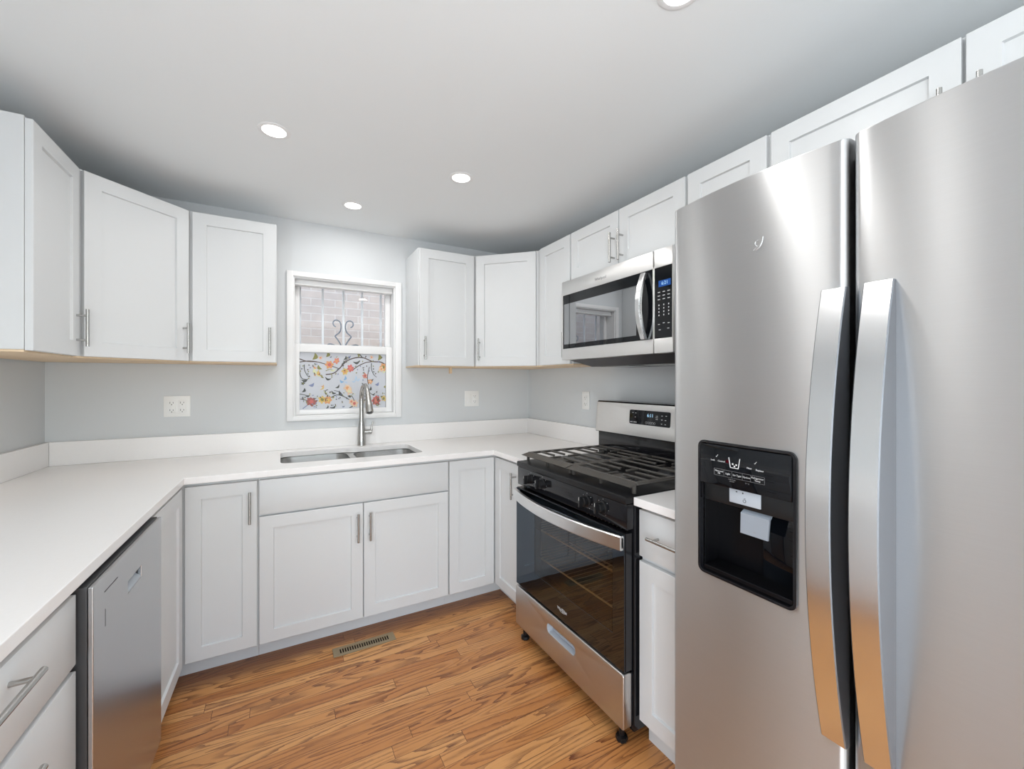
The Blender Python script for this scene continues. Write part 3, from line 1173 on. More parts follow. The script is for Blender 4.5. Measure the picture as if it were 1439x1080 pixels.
se = 1.060
inner = Lr(BC + 0.012, BC + 0.012)
xi = Lr(BC, 0.634)[0]
mb = MB()
mb.prism([(0.004, -0.002), Lr(se, 0.004), Lr(se, 0.634), (xi, -BC), (xl + W, -BC), (xl + W, -0.002)], 0.085, BT)
mb.build('body', M['cab'], t, smooth=False)
LF = 0.655
xf = Lr(BF, LF)[0]
d = add_door(t, xf + 0.004, BZ0, xl + W - xf - 0.008, BZ1 - BZ0, -BF)
add_handle(d, xl + W - xf - 0.008 - 0.028, BZ1 - BZ0 - 0.045 - HL / 2)
q = Lr(se - 0.004, LF)
dl = se - BF - 0.012
add_door(t, 0, 0, dl, BZ1 - BZ0, 0, rot=RZ_L, loc=(q[0], q[1], BZ0))
mb = MB()
k0, k1 = Lr(TK, TK), Lr(se, TK)
mb.prism([(k0[0], -TK), (xl + W, -TK), (xl + W, -TK + 0.016), (k0[0] - 0.016, -TK + 0.016), (k1[0] - 0.016, k1[1]), k1], 0, 0.0845)
mb.build('toe_kick', M['cab'], t, smooth=False)

# drawer base at the near left
s1 = 2.220
p = L(s1, 0)
w = 0.592
t = thing('drawer_base_cabinet', 'white drawer base cabinet beside the dishwasher at the near left', 'cabinet', p, RZ_L)
mb = MB()
mb.box(0, w, -0.635, -0.004, 0.085, BT)
mb.build('body', M['cab'], t, smooth=False)
for z0, z1 in ((0.704, BZ1), (0.402, 0.690), (BZ0, 0.388)):
    dr_ = add_slab(t, 0.004, z0, w - 0.008, z1 - z0, -LF, 'drawer')
    add_handle(dr_, (w - 0.008) / 2, (z1 - z0) / 2 + (0.036 if z0 > 0.7 else 0.1), False)
mb = MB()
mb.box(0, w, -TK, -TK + 0.016, 0, 0.0845)
mb.build('toe_kick', M['cab'], t, smooth=False)

# narrow base between stove and refrigerator
yR = -1.804
t = right_thing('narrow_base_cabinet', 'narrow white base cabinet with one drawer between the stove and the refrigerator', 'cabinet', yR)
w = 0.276
mb = MB()
mb.box(0, w, -0.618, -0.002, 0.085, BT)
mb.build('body', M['cab'], t, smooth=False)
dr_ = add_slab(t, 0.003, 0.69, w - 0.006, BZ1 - 0.69, -0.638, 'drawer')
add_handle(dr_, (w - 0.006) / 2, 0.085, False)
d = add_door(t, 0.003, BZ0 + 0.008, w - 0.006, 0.672 - BZ0 - 0.008, -0.638)
add_handle(d, w - 0.006 - 0.028, 0.672 - BZ0 - 0.045 - HL / 2)
mb = MB()
mb.box(0, w, -0.585, -0.569, 0, 0.0845)
mb.build('toe_kick', M['cab'], t, smooth=False)

# ------------------------------------------------------------------ countertops
CT0, CT1 = 0.8725, 0.902
SPT = 1.019
t = thing('countertop', 'white quartz countertop running around the left, back and right walls', 'countertop', (-W, 0, CT0))
se2 = 2.235
Pl = lambda q: (q[0] + W, q[1])
fe = 0.662
CUT = []
cut = smooth = None
sink_cut = [(-1.768, -0.11), (-1.42, -0.11), (-1.385, -0.135), (-1.03, -0.135), (-1.03, -0.512), (-1.768, -0.495)]


def round_poly(pts, r, n=5):
    out = []
    m_ = len(pts)
    for i in range(m_):
        p0, p1, p2 = Vector(pts[i - 1]), Vector(pts[i]), Vector(pts[(i + 1) % m_])
        a1 = (p0 - p1)
        a2 = (p2 - p1)
        rr = min(r, a1.length * 0.45, a2.length * 0.45)
        q0 = p1 + a1.normalized() * rr
        q2 = p1 + a2.normalized() * rr
        for k in range(n + 1):
            u = k / n
            out.append(tuple(q0 * (1 - u) ** 2 + p1 * 2 * u * (1 - u) + q2 * u * u))
    return out


hole = round_poly(sink_cut, 0.05)
inner_c = Lr(0.648, fe)
xin = inner_c[0]
outer = [(0.003, -0.003), Lr(se2, 0.003), Lr(se2, fe), (xin, -0.648), (W - 0.645, -0.648), (W - 0.645, -1.015), (W - 0.003, -1.015), (W - 0.003, -0.003)]
mb = MB()
mb.prism(outer, 0.0, CT1 - CT0, 0.002, holes=[[(x + W, y) for x, y in hole]])
mb.build('worktop', M['quartz'], t, smooth=False)
mb = MB()
sz0, sz1 = CT1 - CT0 + 0.0003, SPT - CT0
mb.box(0.022, W - 0.022, -0.022, -0.002, sz0, sz1, 0.0015)
mb.build('backsplash', M['quartz'], t, smooth=False)
mb = MB()
mb.prism([Lr(0.003, 0.002), Lr(se2, 0.002), Lr(se2, 0.0215), Lr(0.003, 0.0215)], sz0, sz1, 0.0015)
mb.build('backsplash', M['quartz'], t, smooth=False)
mb = MB()
mb.box(W - 0.0215, W - 0.002, -1.015, -0.003, sz0, sz1, 0.0015)
mb.build('backsplash', M['quartz'], t, smooth=False)

t = right_thing('countertop', 'small white quartz countertop between the stove and the refrigerator', 'countertop', yR + 0.001)
t.location.z = CT0
mb = MB()
mb.box(0, 0.278, -0.662, -0.003, 0, CT1 - CT0, 0.002)
mb.build('worktop', M['quartz'], t, smooth=False)
mb = MB()
mb.box(0, 0.278, -0.022, -0.003, sz0, sz1, 0.0015)
mb.build('backsplash', M['quartz'], t, smooth=False)

# ------------------------------------------------------------------ sink + faucet
t = thing('sink', 'stainless steel double bowl sink set under the white countertop', 'sink', (-1.4, -0.32, 0.60))
SZ = CT0 - 0.0015


def sk(p):
    return (p[0] + 1.4, p[1] + 0.32)


bowls = [[(-1.775, -0.103), (-1.412, -0.103), (-1.412, -0.503), (-1.775, -0.503)], [(-1.378, -0.128), (-1.024, -0.128), (-1.024, -0.518), (-1.378, -0.518)]]
b_in = [round_poly([sk(p) for p in b], 0.085, 8) for b in bowls]
mb = MB()
mb.prism(round_poly([sk(p) for p in [(-1.80, -0.085), (-1.00, -0.085), (-1.00, -0.545), (-1.80, -0.545)]], 0.06), SZ - 0.003 - 0.60, SZ - 0.60, holes=[list(reversed(b)) for b in b_in])
mb.build('rim', M['nickel'], t, smooth=False)
for bi in b_in:
    cxm = sum(p[0] for p in bi) / len(bi)
    cym = sum(p[1] for p in bi) / len(bi)

    def ring(s, z, off=0.0):
        out = []
        for p in bi:
            dx, dy = p[0] - cxm, p[1] - cym
            l_ = math.hypot(dx, dy)
            out.append((cxm + dx * s + dx / l_ * off, cym + dy * s + dy / l_ * off, z - 0.60))
        return out

    zt_ = SZ - 0.003
    mb = MB()
    mb.loft([ring(1.0, zt_, 0.004), ring(0.97, 0.70, 0.004), ring(0.90, 0.672, 0.004), ring(0.2, 0.668, 0.004)] , cap0=False, cap1=True)
    mb.loft([ring(1.0, zt_), ring(0.97, 0.705), ring(0.93, 0.684), ring(0.86, 0.676), ring(0.2, 0.672)], cap0=False, cap1=True)
    mb.loft([ring(1.0, zt_, 0.004), ring(1.0, zt_)], cap0=False, cap1=False)
    mb.build('bowl', M['sink'], t, angle=60)
    mb = MB()
    mb.lathe([(0.0, 0.003), (0.025, 0.002), (0.040, 0.005), (0.044, 0.001), (0.044, 0.0)], 24, mtx=Matrix.Translation((cxm, cym + 0.04, 0.6765 - 0.60)))
    mb.build('drain', M['nickel'], t)

FXP, FYP = -1.306, -0.052
t = thing('faucet', 'brushed nickel gooseneck pull down faucet standing behind the sink', 'faucet', (FXP, FYP, CT1 + 0.0004))
mb = MB()
mb.lathe([(0.0, 0.0), (0.0275, 0.0), (0.0275, 0.003), (0.0262, 0.005), (0.0255, 0.05), (0.0225, 0.10), (0.0185, 0.14), (0.0165, 0.155), (0.0, 0.155)], 32)
mb.build('base', M['nickel'], t)
mb = MB()
path = [(0, 0, 0.150), (0, 0, 0.20), (0, 0, 0.25), (0, 0, 0.295)]
R = 0.088
for k in range(1, 15):
    a = radians(180 * k / 14 * 0.90)
    path.append((0.010 * (1 - cos(a)) / 2, -R + R * cos(a), 0.295 + R * 1.05 * sin(a)))
mb.tube(path, 0.0145, 20)
mb.build('spout', M['nickel'], t)
e1, e0 = Vector(path[-1]), Vector(path[-2])
dr = (e1 - e0).normalized()
mb = MB()
hp = [e1 - dr * 0.004, e1 + dr * 0.02, e1 + dr * 0.06, e1 + dr * 0.10, e1 + dr * 0.108]
mb.tube(hp, [0.0155, 0.0165, 0.0205, 0.0235, 0.022], 24)
mb.tube([hp[-1], hp[-1] + dr * 0.003], [0.018, 0.016], 24, mat=1)
hd = mb.build('spray_head', [M['nickel'], M['blackpl']], t)
mb = MB()
bp_ = e1 + dr * 0.066
mb.box(-0.006, 0.006, -0.004, 0.004, -0.017, 0.017, 0.002, mtx=Matrix.Translation(bp_ + Vector((-0.012, 0.019, 0))))
mb.build('spray_button', M['blackpl'], hd)
mb = MB()
mb.cyl((0.018, 0, 0.084), (0.062, -0.004, 0.084), 0.0155, 24)
mb.tube([(0.056, -0.004, 0.080), (0.062, -0.006, 0.100), (0.064, -0.008, 0.125), (0.068, -0.010, 0.150)], [0.010, 0.0075, 0.005, 0.0038], 14)
mb.build('lever', M['nickel'], t)


# ------------------------------------------------------------------ outlets (local frame front -y)
def receptacle(t, x):
    mb = MB()
    mb.box(x - 0.017, x + 0.017, -0.0085, -0.0048, -0.034, 0.034, 0.0012)
    o = mb.build('receptacle', M['plate'], t)
    for z in (-0.020, 0.020):
        for xa, xb, za, zb in ((-0.0085, -0.0065, -0.004, 0.005), (0.0055, 0.0075, -0.003, 0.004)):
            mb = MB()
            mb.box(x + xa, x + xb, -0.0089, -0.0083, z + za, z + zb)
            mb.build('slot', M['slot'], o, smooth=False)
        mb = MB()
        mb.cyl((x, -0.0089, z - 0.010), (x, -0.0083, z - 0.010), 0.0024, 10)
        mb.build('ground_hole', M['slot'], o, smooth=False)
    for za, zb in ((-0.0048, -0.0005), (0.0005, 0.0048)):
        mb = MB()
        mb.box(x - 0.006, x + 0.006, -0.0094, -0.0083, za, zb, 0.0005)
        mb.build('test_button', M['plate'], o, smooth=False)


def plate(t, w, h):
    mb = MB()
    mb.box(-w / 2, w / 2, -0.0055, -0.0006, -h / 2, h / 2, 0.002)
    mb.build('cover_plate', M['plate'], t)


t = thing('double_outlet', 'white double electrical outlet on the back wall left of the window', 'outlet', (-2.263, 0, 1.180))
plate(t, 0.117, 0.114)
receptacle(t, -0.023)
receptacle(t, 0.023)
t = thing('switch_outlet', 'white plate with rocker switch and outlet right of the window', 'outlet', (-0.506, 0, 1.187))
plate(t, 0.117, 0.117)
receptacle(t, 0.023)
mb = MB()
mb.box(-0.040, -0.006, -0.0085, -0.0048, -0.034, 0.034, 0.0012)
rk = mb.build('rocker', M['plate'], t)
t = thing('wall_outlet', 'single white outlet on the right wall between the corner and the stove', 'outlet', (0, -0.728, 1.190), RZ_R)
plate(t, 0.074, 0.118)
receptacle(t, 0.0)

# ------------------------------------------------------------------ floor vent
t = thing('floor_vent', 'tan metal floor register in front of the sink cabinet', 'vent', (-1.40, -0.717, 0.0))
mb = MB()
nsl = 21
vx0, vx1 = -0.147, 0.147
ax0, ax1 = -0.118, 0.118
ay = 0.0185
pts = [(vx0, -0.036), (vx1, -0.036), (vx1, 0.036), (vx0, 0.036)]
holes = []
pitch = (ax1 - ax0) / nsl
for k in range(nsl):
    hx = ax0 + pitch * (k + 0.18)
    holes.append([(hx, -ay), (hx, ay), (hx + pitch * 0.62, ay), (hx + pitch * 0.62, -ay)])
mb.prism(pts, 0.001, 0.0045, holes=holes)
mb.build('grille', M['vent'], t, smooth=False)
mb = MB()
mb.box(ax0 - 0.004, ax1 + 0.004, -ay - 0.003, ay + 0.003, 0.0004, 0.0009)  # dark sheet stands in for the shade under the slots
mb.build('slot_shade', M['ventdark'], t, smooth=False)

# ------------------------------------------------------------------ dishwasher
s0, s1 = 1.068, 1.622
p = L(s1, 0)
t = thing('dishwasher', 'stainless steel dishwasher with pocket handle under the left counter', 'dishwasher', p, RZ_L)
w = s1 - s0
mb = MB()
mb.box(0.006, w - 0.004, -0.600, -0.03, 0.09, 0.868)
mb.build('tub', M['darkgrey'], t, smooth=False)
mb = MB()
mb.box(0.02, w - 0.02, -0.56, -0.545, 0.0, 0.089)
mb.build('toe_kick', M['blackpl'], t, smooth=False)
DF = 0.679
dz0, dz1 = 0.105, 0.860
px0, px1, pz0, pz1 = 0.226, 0.342, 0.744, 0.777       # pocket
mb = MB()
yb = -0.602
hole2 = [(px0, pz0), (px0, pz1), (px1, pz1), (px1, pz0)]
mb.prism([(0.002, dz0), (w - 0.002, dz0), (w - 0.002, dz1), (0.002, dz1)], 0.669, DF, 0.002, holes=[hole2], mtx=FRONT)
dd = mb.build('door', M['steel_dw'], t, smooth=False)
mb = MB()
mb.prism([(0.003, dz0 + 0.004), (w - 0.003, dz0 + 0.004), (w - 0.003, dz1 + 0.002), (0.003, dz1 + 0.002)], 0.6005, 0.6685, 0.002, holes=[hole2], mtx=FRONT)
mb.build('door_edge', M['darkgrey'], t, smooth=False)
mb = MB()
mb.loft([[(px0 + 0.0003, -0.677, pz0 + 0.0003), (px1 - 0.0003, -0.677, pz0 + 0.0003), (px1 - 0.0003, -0.677, pz0 + 0.004), (px0 + 0.0003, -0.677, pz0 + 0.004)],
         [(px0 + 0.0003, -0.6435, pz0 + 0.0003), (px1 - 0.0003, -0.6435, pz0 + 0.0003), (px1 - 0.0003, -0.6435, pz1 - 0.0006), (px0 + 0.0003, -0.6435, pz1 - 0.0006)]])
mb.build('pocket_lip', M['greypl'], dd, smooth=False)
mb = MB()
mb.box(0.066, 0.150, -DF - 0.0004, -DF + 0.0002, 0.820, 0.8225)
mb.build('status_slot', M['darkgrey'], dd, smooth=False)
mb = MB()
mb.box(0.070, 0.0715, -DF - 0.0004, -DF + 0.0002, 0.738, 0.779)
mb.build('vent_slit', M['darkgrey'], dd, smooth=False)

# ------------------------------------------------------------------ gas range
RY0, RY1 = -1.018, -1.799
rw = RY0 - RY1
t = right_thing('gas_range', 'black and stainless gas range with iron grates below the microwave', 'stove', RY0)
RF = 0.700
mb = MB()       # hollow black body so the oven cavity is real
mb.box(0.0, 0.03, -0.655, -0.03, 0.05, 0.900, 0.002)
mb.box(rw - 0.03, rw, -0.655, -0.03, 0.05, 0.900, 0.002)
mb.box(0.03, rw - 0.03, -0.10, -0.03, 0.05, 0.900)
mb.box(0.03, rw - 0.03, -0.655, -0.10, 0.05, 0.250)
mb.box(0.03, rw - 0.03, -0.655, -0.10, 0.785, 0.900)
mb.build('body', M['black'], t, smooth=False)
mb = MB()
mb.box(0.0305, rw - 0.0305, -0.654, -0.1005, 0.2505, 0.256)
mb.box(0.0305, 0.0405, -0.654, -0.1005, 0.256, 0.7845)
mb.box(rw - 0.0405, rw - 0.0305, -0.654, -0.1005, 0.256, 0.7845)
mb.box(0.0405, rw - 0.0405, -0.110, -0.1005, 0.256, 0.7845)
mb.build('oven_cavity', M['cavity'], t, smooth=False)
for z in (0.44, 0.58):
    mb = MB()
    for k in range(24):
        x = 0.052 + k * (rw - 0.104) / 23
        mb.cyl((x, -0.64, z), (x, -0.13, z), 0.0010, 6)
    for y in (-0.64, -0.39, -0.13):
        mb.cyl((0.043, y, z), (rw - 0.043, y, z), 0.004, 8)
    mb.build('oven_rack', M['rack'], t)
# storage drawer
mb = MB()
sx0, sx1, sz0_, sz1_ = 0.292, 0.498, 0.176, 0.216
hole3 = [tuple(p) for p in rrect(sx0, sx1, sz0_, sz1_, 0.016, 5)]
mb.prism(rrect(0.003, rw - 0.003, 0.070, 0.268, 0.008, 3), 0.664, RF + 0.004, 0.004, holes=[list(reversed(hole3))], mtx=FRONT)
so = mb.build('storage_drawer', M['steel_dr'], t, smooth=True, angle=50)
so['label'] = 'stainless drawer front'
mb = MB()
mb.box(0.006, rw - 0.006, -0.6635, -0.656, 0.072, 0.266)
mb.build('drawer_back', M['black'], so, smooth=False)
mb = MB()
mb.loft([[(x, -RF - 0.0035, z) for x, z in hole3],
         [(x, -RF + 0.022, z) for x, z in rrect(sx0 + 0.004, sx1 - 0.004, sz0_ + 0.004, sz1_ - 0.004, 0.014, 5)]], cap0=False, cap1=True)
mb.build('recessed_pull', M['greypl'], so)
# oven door
oz0, oz1 = 0.276, 0.772
wx0, wx1, wz0, wz1 = 0.180, rw - 0.064, 0.392, 0.735
mb = MB()
hole4 = [(wx0, wz0), (wx0, wz1), (wx1, wz1), (wx1, wz0)]
mb.prism([(0.002, oz0), (rw - 0.002, oz0), (rw - 0.002, oz1), (0.002, oz1)], 0.662, RF - 0.004, 0.003, holes=[hole4], mtx=FRONT)
od = mb.build('oven_door', M['black'], t, smooth=False)
mb = MB()
mb.prism([(0.004, oz0 + 0.002), (rw - 0.004, oz0 + 0.002), (rw - 0.004, oz1 - 0.002), (0.004, oz1 - 0.002)], RF - 0.0036, RF, 0.001, holes=[hole4], mtx=FRONT)
mb.build('door_glass', M['blackglass_oven'] if 'blackglass_oven' in M else M['oven_border'], od, smooth=False)
mb = MB()
mb.box(wx0 + 0.0003, wx1 - 0.0003, -RF, -RF + 0.003, wz0 + 0.0003, wz1 - 0.0003)
mb.build('oven_window', M['oven_glass'], od, smooth=False)
# top trim + bowed handle
mb = MB()
n = 24
pr_o, pr_i = [], []
hl = 0.004
for k in range(n + 1):
    u = k / n
    x = hl + (rw - 2 * hl) * u
    bow = 0.052 * (1 - (2 * u - 1) ** 2)
    y = -RF - 0.016 - bow
    zc = 0.742
    pr_o.append((x, y, zc))
loops = []
for (x, y, z) in pr_o:
    loops.append([(x, y, z - 0.026), (x, y - 0.004, z - 0.022), (x, y - 0.004, z + 0.022), (x, y, z + 0.026), (x, y + 0.012, z + 0.026), (x, y + 0.012, z - 0.026)])
mb.loft(loops)
for xx in (hl, rw - hl - 0.02):
    mb.box(xx, xx + 0.02, -RF - 0.014, -RF - 0.0003, 0.722, 0.762, 0.002)
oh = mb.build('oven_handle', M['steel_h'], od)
text_mesh('logo_lettering', 'Whirlpool', 0.0165, (0.403, -RF - 0.0006, 0.322), M['mark'], od)
mb = MB()
ring_pts = [(0.405 + 0.024 * cos(a), -RF - 0.0006, 0.321 + 0.0085 * sin(a)) for a in [radians(-150 + 250 * k / 20) for k in range(21)]]
mb.tube(ring_pts, 0.0007, 6)
mb.build('logo_swirl', M['mark'], od)
# control panel
mb = MB()
mb.box(0.0, rw, -0.690, -0.656, 0.785, 0.876, 0.003)
cp = mb.build('control_panel', M['black'], t)
for kx in (0.130, 0.236, 0.560, 0.655):
    mb = MB()
    mb.lathe([(0, 0.0), (0.024, 0.0), (0.0235, 0.006), (0.021, 0.008), (0.0195, 0.026), (0.017, 0.028), (0, 0.028)], 28, mtx=Matrix.Translation((kx, -0.6905, 0.836)) @ FRONT)
    mb.box(kx - 0.006, kx + 0.006, -0.732, -0.717, 0.836 - 0.021, 0.836 + 0.021, 0.002)
    kb = mb.build('knob', M['blackpl'], cp)
    mb = MB()
    mb.box(kx - 0.001, kx + 0.001, -0.7325, -0.7318, 0.843, 0.856)
    mb.build('pointer', M['mark'], kb, smooth=False)
    for a in range(0, 300, 50):
        aa = radians(a - 60)
        mb = MB()
        mb.box(kx + 0.031 * cos(aa) - 0.001, kx + 0.031 * cos(aa) + 0.001, -0.6905, -0.6898, 0.836 + 0.031 * sin(aa) - 0.001, 0.836 + 0.031 * sin(aa) + 0.001)
        mb.build('dial_mark', M['mark'], cp, smooth=False)
# cooktop
mb = MB()
mb.box(-0.001, rw + 0.001, -0.696, -0.06, 0.8775, 0.905, 0.005)
ct = mb.build('cooktop', M['black'], t)
cz = 0.905
ct.data.materials[0] = M['cooktop']
burn = [(0.19, -0.53, 0.046), (0.19, -0.25, 0.036), (rw - 0.19, -0.53, 0.050), (rw - 0.19, -0.25, 0.036), (rw / 2, -0.39, 0.04)]
for bx, by, br_ in burn[:4]:
    mb = MB()
    T = Matrix.Translation((bx, by, cz))
    mb.lathe([(0, 0.0005), (br_ + 0.012, 0.0005), (br_ + 0.010, 0.006), (br_, 0.008), (br_, 0.016), (0, 0.016)], 28, mtx=T)
    bo = mb.build('burner', M['darkgrey'], t)
    mb = MB()
    mb.lathe([(0, 0.0165), (br_ * 0.82, 0.0165), (br_ * 0.84, 0.021), (br_ * 0.78, 0.0235), (0, 0.0245)], 28, mtx=T)
    mb.build('burner_cap', M['iron'], bo)
gz = 0.948
for k in range(2):
    gx0 = 0.006 + k * (rw / 2 - 0.004)
    gx1 = gx0 + rw / 2 - 0.008
    gy0, gy1 = -0.672, -0.120
    mb = MB()
    bh, bt = 0.011, 0.010
    # wide sloping front and slim outer frame
    mb.loft([[(gx0, gy0, gz - 0.012), (gx1, gy0, gz - 0.012), (gx1, gy0 + 0.006, gz - 0.016), (gx0, gy0 + 0.006, gz - 0.016)],
             [(gx0 + 0.004, gy0 + 0.048, gz), (gx1 - 0.004, gy0 + 0.048, gz), (gx1 - 0.004, gy0 + 0.048, gz - 0.010), (gx0 + 0.004, gy0 + 0.048, gz - 0.010)]])
    mb.box(gx0, gx0 + 0.018, gy0 + 0.04, gy1, gz - bh, gz, 0.003)
    mb.box(gx1 - 0.018, gx1, gy0 + 0.04, gy1, gz - bh, gz, 0.003)
    mb.box(gx0, gx1, gy1 - 0.018, gy1, gz - bh, gz, 0.003)
    bx = burn[0][0] if k == 0 else burn[2][0]
    for by in (-0.53, -0.25):
        for j, dy in enumerate((-0.096, -0.032, 0.032, 0.096)):
            y = by + dy
            if abs(dy) < 0.05:
                gap = 0.042
                mb.box(gx0 + 0.012, bx - gap, y - bt / 2, y + bt / 2, gz - 0.009, gz + 0.001, 0.003)
                mb.box(bx + gap, gx1 - 0.012, y - bt / 2, y + bt / 2, gz - 0.009, gz + 0.001, 0.003)
            else:
                mb.box(gx0 + 0.012, gx1 - 0.012, y - bt / 2, y + bt / 2, gz - 0.009, gz + 0.001, 0.003)
        mb.box(bx - bt / 2, bx + bt / 2, by - 0.100, by - 0.022, gz - 0.009, gz + 0.0005, 0.003)
        mb.box(bx - bt / 2, bx + bt / 2, by + 0.022, by + 0.100, gz - 0.009, gz + 0.0005, 0.003)
    for fx_ in (gx0 + 0.012, (gx0 + gx1) / 2, gx1 - 0.012):
        for fy in (gy0 + 0.035, gy1 - 0.01):
            mb.box(fx_ - 0.006, fx_ + 0.006, fy - 0.006, fy + 0.006, cz + 0.0005, gz - 0.008, 0.002)
    mb.build('grate', M['iron'], t, angle=50)
# backguard
mb = MB()
mb.box(0.004, rw - 0.004, -0.150, -0.045, 0.9055, 1.030, 0.004)
mb.build('riser', M['black'], t)
prof = [(-0.165, 1.032), (-0.152, 1.200), (-0.145, 1.207), (-0.035, 1.207), (-0.035, 1.032)]
mb = MB()
mb.loft([[(0.0, y, z) for y, z in prof], [(rw, y, z) for y, z in prof]])
bgd = mb.build('backguard', M['black'], t, smooth=False)
tilt = math.atan2(0.013, 0.168)
TB = Matrix.Translation((0, -0.1655, 1.033)) @ Matrix.Rotation(-tilt, 4, 'X') @ FRONT
mb = MB()
dx0, dx1, ddz0, ddz1 = 0.262, 0.527, 0.064, 0.137
mb.prism(rrect(0.001, rw - 0.001, 0.002, 0.167, 0.010, 4), 0.0005, 0.004, 0.0008, holes=[list(reversed(rrect(dx0, dx1, ddz0, ddz1, 0.008, 3)))], mtx=TB)
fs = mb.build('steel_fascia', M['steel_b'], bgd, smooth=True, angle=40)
mb = MB()
mb.prism(rrect(dx0 + 0.0004, dx1 - 0.0004, ddz0 + 0.0004, ddz1 - 0.0004, 0.0078, 3), 0.0006, 0.0030, mtx=TB)
dp = mb.build('display', M['blackglass'], bgd, smooth=False)


def on_fascia(x, z, off=0.0034):
    return tuple(TB @ Vector((x, z, off)))


frot = (radians(90) - tilt, 0, 0)
text_mesh('clock_digits', '6:11', 0.024, on_fascia(0.402, 0.113), M['cyan_led'], dp, extra_rot=frot)
mb = MB()
for (bx, bz) in [(0.285, 0.122), (0.305, 0.121), (0.303, 0.100), (0.475, 0.117), (0.500, 0.118), (0.475, 0.098), (0.497, 0.097), (0.475, 0.078), (0.497, 0.077)]:
    mb.box(bx - 0.004, bx + 0.004, bz - 0.0012, bz + 0.0012, 0.0031, 0.0034, mtx=TB)
for bx in (0.440, 0.447):
    for bz in (0.114, 0.106, 0.098):
        mb.box(bx - 0.003, bx + 0.003, bz - 0.001, bz + 0.001, 0.0031, 0.0034, mtx=TB)
mb.build('key_marks', M['mark'], dp, smooth=False)
text_mesh('key_labels', 'BAKE  BROIL', 0.008, on_fascia(0.292, 0.074), M['mark'], dp, extra_rot=frot)
mb = MB()
for k in range(5):
    cx0 = 0.378 + k * 0.013
    rr_ = [(cx0 + 0.0055 * cos(a), 0.076 + 0.0055 * sin(a)) for a in [2 * pi * q_ / 14 for q_ in range(14)]]
    mb.tube([tuple(TB @ Vector((x, z, 0.0033))) for x, z in rr_], 0.0005, 5, closed=True)
mb.build('number_keys', M['mark'], dp)
for fx_, fy in ((0.045, -0.672), (rw - 0.045, -0.672), (0.045, -0.08), (rw - 0.045, -0.08)):
    mb = MB()
    mb.lathe([(0, 0.0), (0.021, 0.0), (0.023, 0.006), (0.021, 0.016), (0.011, 0.020), (0.011, 0.055), (0, 0.055)], 8, mtx=Matrix.Translation((fx_, fy, 0.0)))
    if fy < -0.5:
        mb.box(fx_ - 0.02, fx_ + 0.02, fy + 0.0, fy + 0.03, 0.05, 0.058)
    mb.build('foot', M['blackpl'], t, smooth=False)

# ------------------------------------------------------------------ microwave
MY0 = -0.983
mw = 0.762
t = right_thing('microwave', 'stainless over the range microwave with black glass door above the stove', 'microwave', MY0)
mz0, mz1 = 1.436, 1.872
MF = 0.385
mb = MB()
mb.box(0.004, mw - 0.004, -0.340, -0.004, mz0 + 0.004, mz1 + 0.006, 0.002)
mb.build('body', M['darkgrey'], t, smooth=False)
mb = MB()     # hood underside with vent and light
mb.loft([[(0.004, -0.345, mz0 + 0.004), (mw - 0.004, -0.345, mz0 + 0.004), (mw - 0.004, -0.004, mz0 + 0.0035), (0.004, -0.004, mz0 + 0.0035)],
         [(0.16, -0.30, mz0 - 0.040), (mw - 0.02, -0.30, mz0 - 0.040), (mw - 0.02, -0.02, mz0 - 0.040), (0.16, -0.02, mz0 - 0.040)]])
un = mb.build('hood_underside', M['darkgrey'], t, smooth=False)
for x in (0.20, 0.48):
    mb = MB()
    mb.box(x, x + 0.2, -0.27, -0.12, mz0 - 0.0425, mz0 - 0.0402)
    mb.build('grease_filter', M['nickel'], un, smooth=False)
dwid = 0.660
mb = MB()
ox0, ox1, oz0_, oz1_ = 0.012, dwid - 0.020, 1.498, 1.795
mb.prism(rrect(0.0, dwid, mz0, mz1, 0.004, 2), 0.341, MF, 0.003, holes=[[(ox0, oz0_), (ox0, oz1_), (dwid - 0.0028, oz1_), (dwid - 0.0028, oz0_)]], mtx=FRONT)
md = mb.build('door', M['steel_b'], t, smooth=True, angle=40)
mb = MB()
ix0, ix1, iz0, iz1 = ox0 + 0.010, dwid - 0.098, oz0_ + 0.024, oz1_ - 0.050
mb.prism([(ox0 + 0.0003, oz0_ + 0.0003), (dwid - 0.003, oz0_ + 0.0003), (dwid - 0.003, oz1_ - 0.0003), (ox0 + 0.0003, oz1_ - 0.0003)], MF - 0.012, MF - 0.001,
         holes=[[(ix0, iz0), (ix0, iz1), (ix1, iz1), (ix1, iz0)]], mtx=FRONT)
mb.build('window_border', M['blackglass'], md, smooth=False)
mb = MB()
mb.box(ix0, ix1, -MF + 0.0012, -MF + 0.004, iz0, iz1)
mb.build('window_screen', M['mw_glass'], md, smooth=False)
mb = MB()
mb.box(ix0 - 0.004, ix1 + 0.004, -MF + 0.0125, -MF + 0.016, iz0 - 0.004, iz1 + 0.004)
mb.build('window_backing', M['blackpl'], md, smooth=False)
loops = []
n = 20
for k in range(n + 1):
    u = k / n
    z = 1.500 + 0.286 * u
    bow = 0.034 * (1 - (2 * u - 1) ** 2)
    y = -MF - 0.012 - bow
    hw_ = 0.0135
    xc = dwid - 0.046
    loops.append([(xc - hw_, y, z), (xc - hw_ + 0.003, y - 0.004, z), (xc + hw_ - 0.003, y - 0.004, z), (xc + hw_, y, z), (xc + hw_, y + 0.012, z), (xc - hw_, y + 0.012, z)])
mb = MB()
mb.loft(loops)
mb.box(dwid - 0.056, dwid - 0.036, -MF - 0.012, -MF - 0.0, 1.502, 1.522, 0.001)
mb.box(dwid - 0.056, dwid - 0.036, -MF - 0.012, -MF - 0.0, 1.764, 1.784, 0.001)
mb.build('handle', M['steel_v'], md)
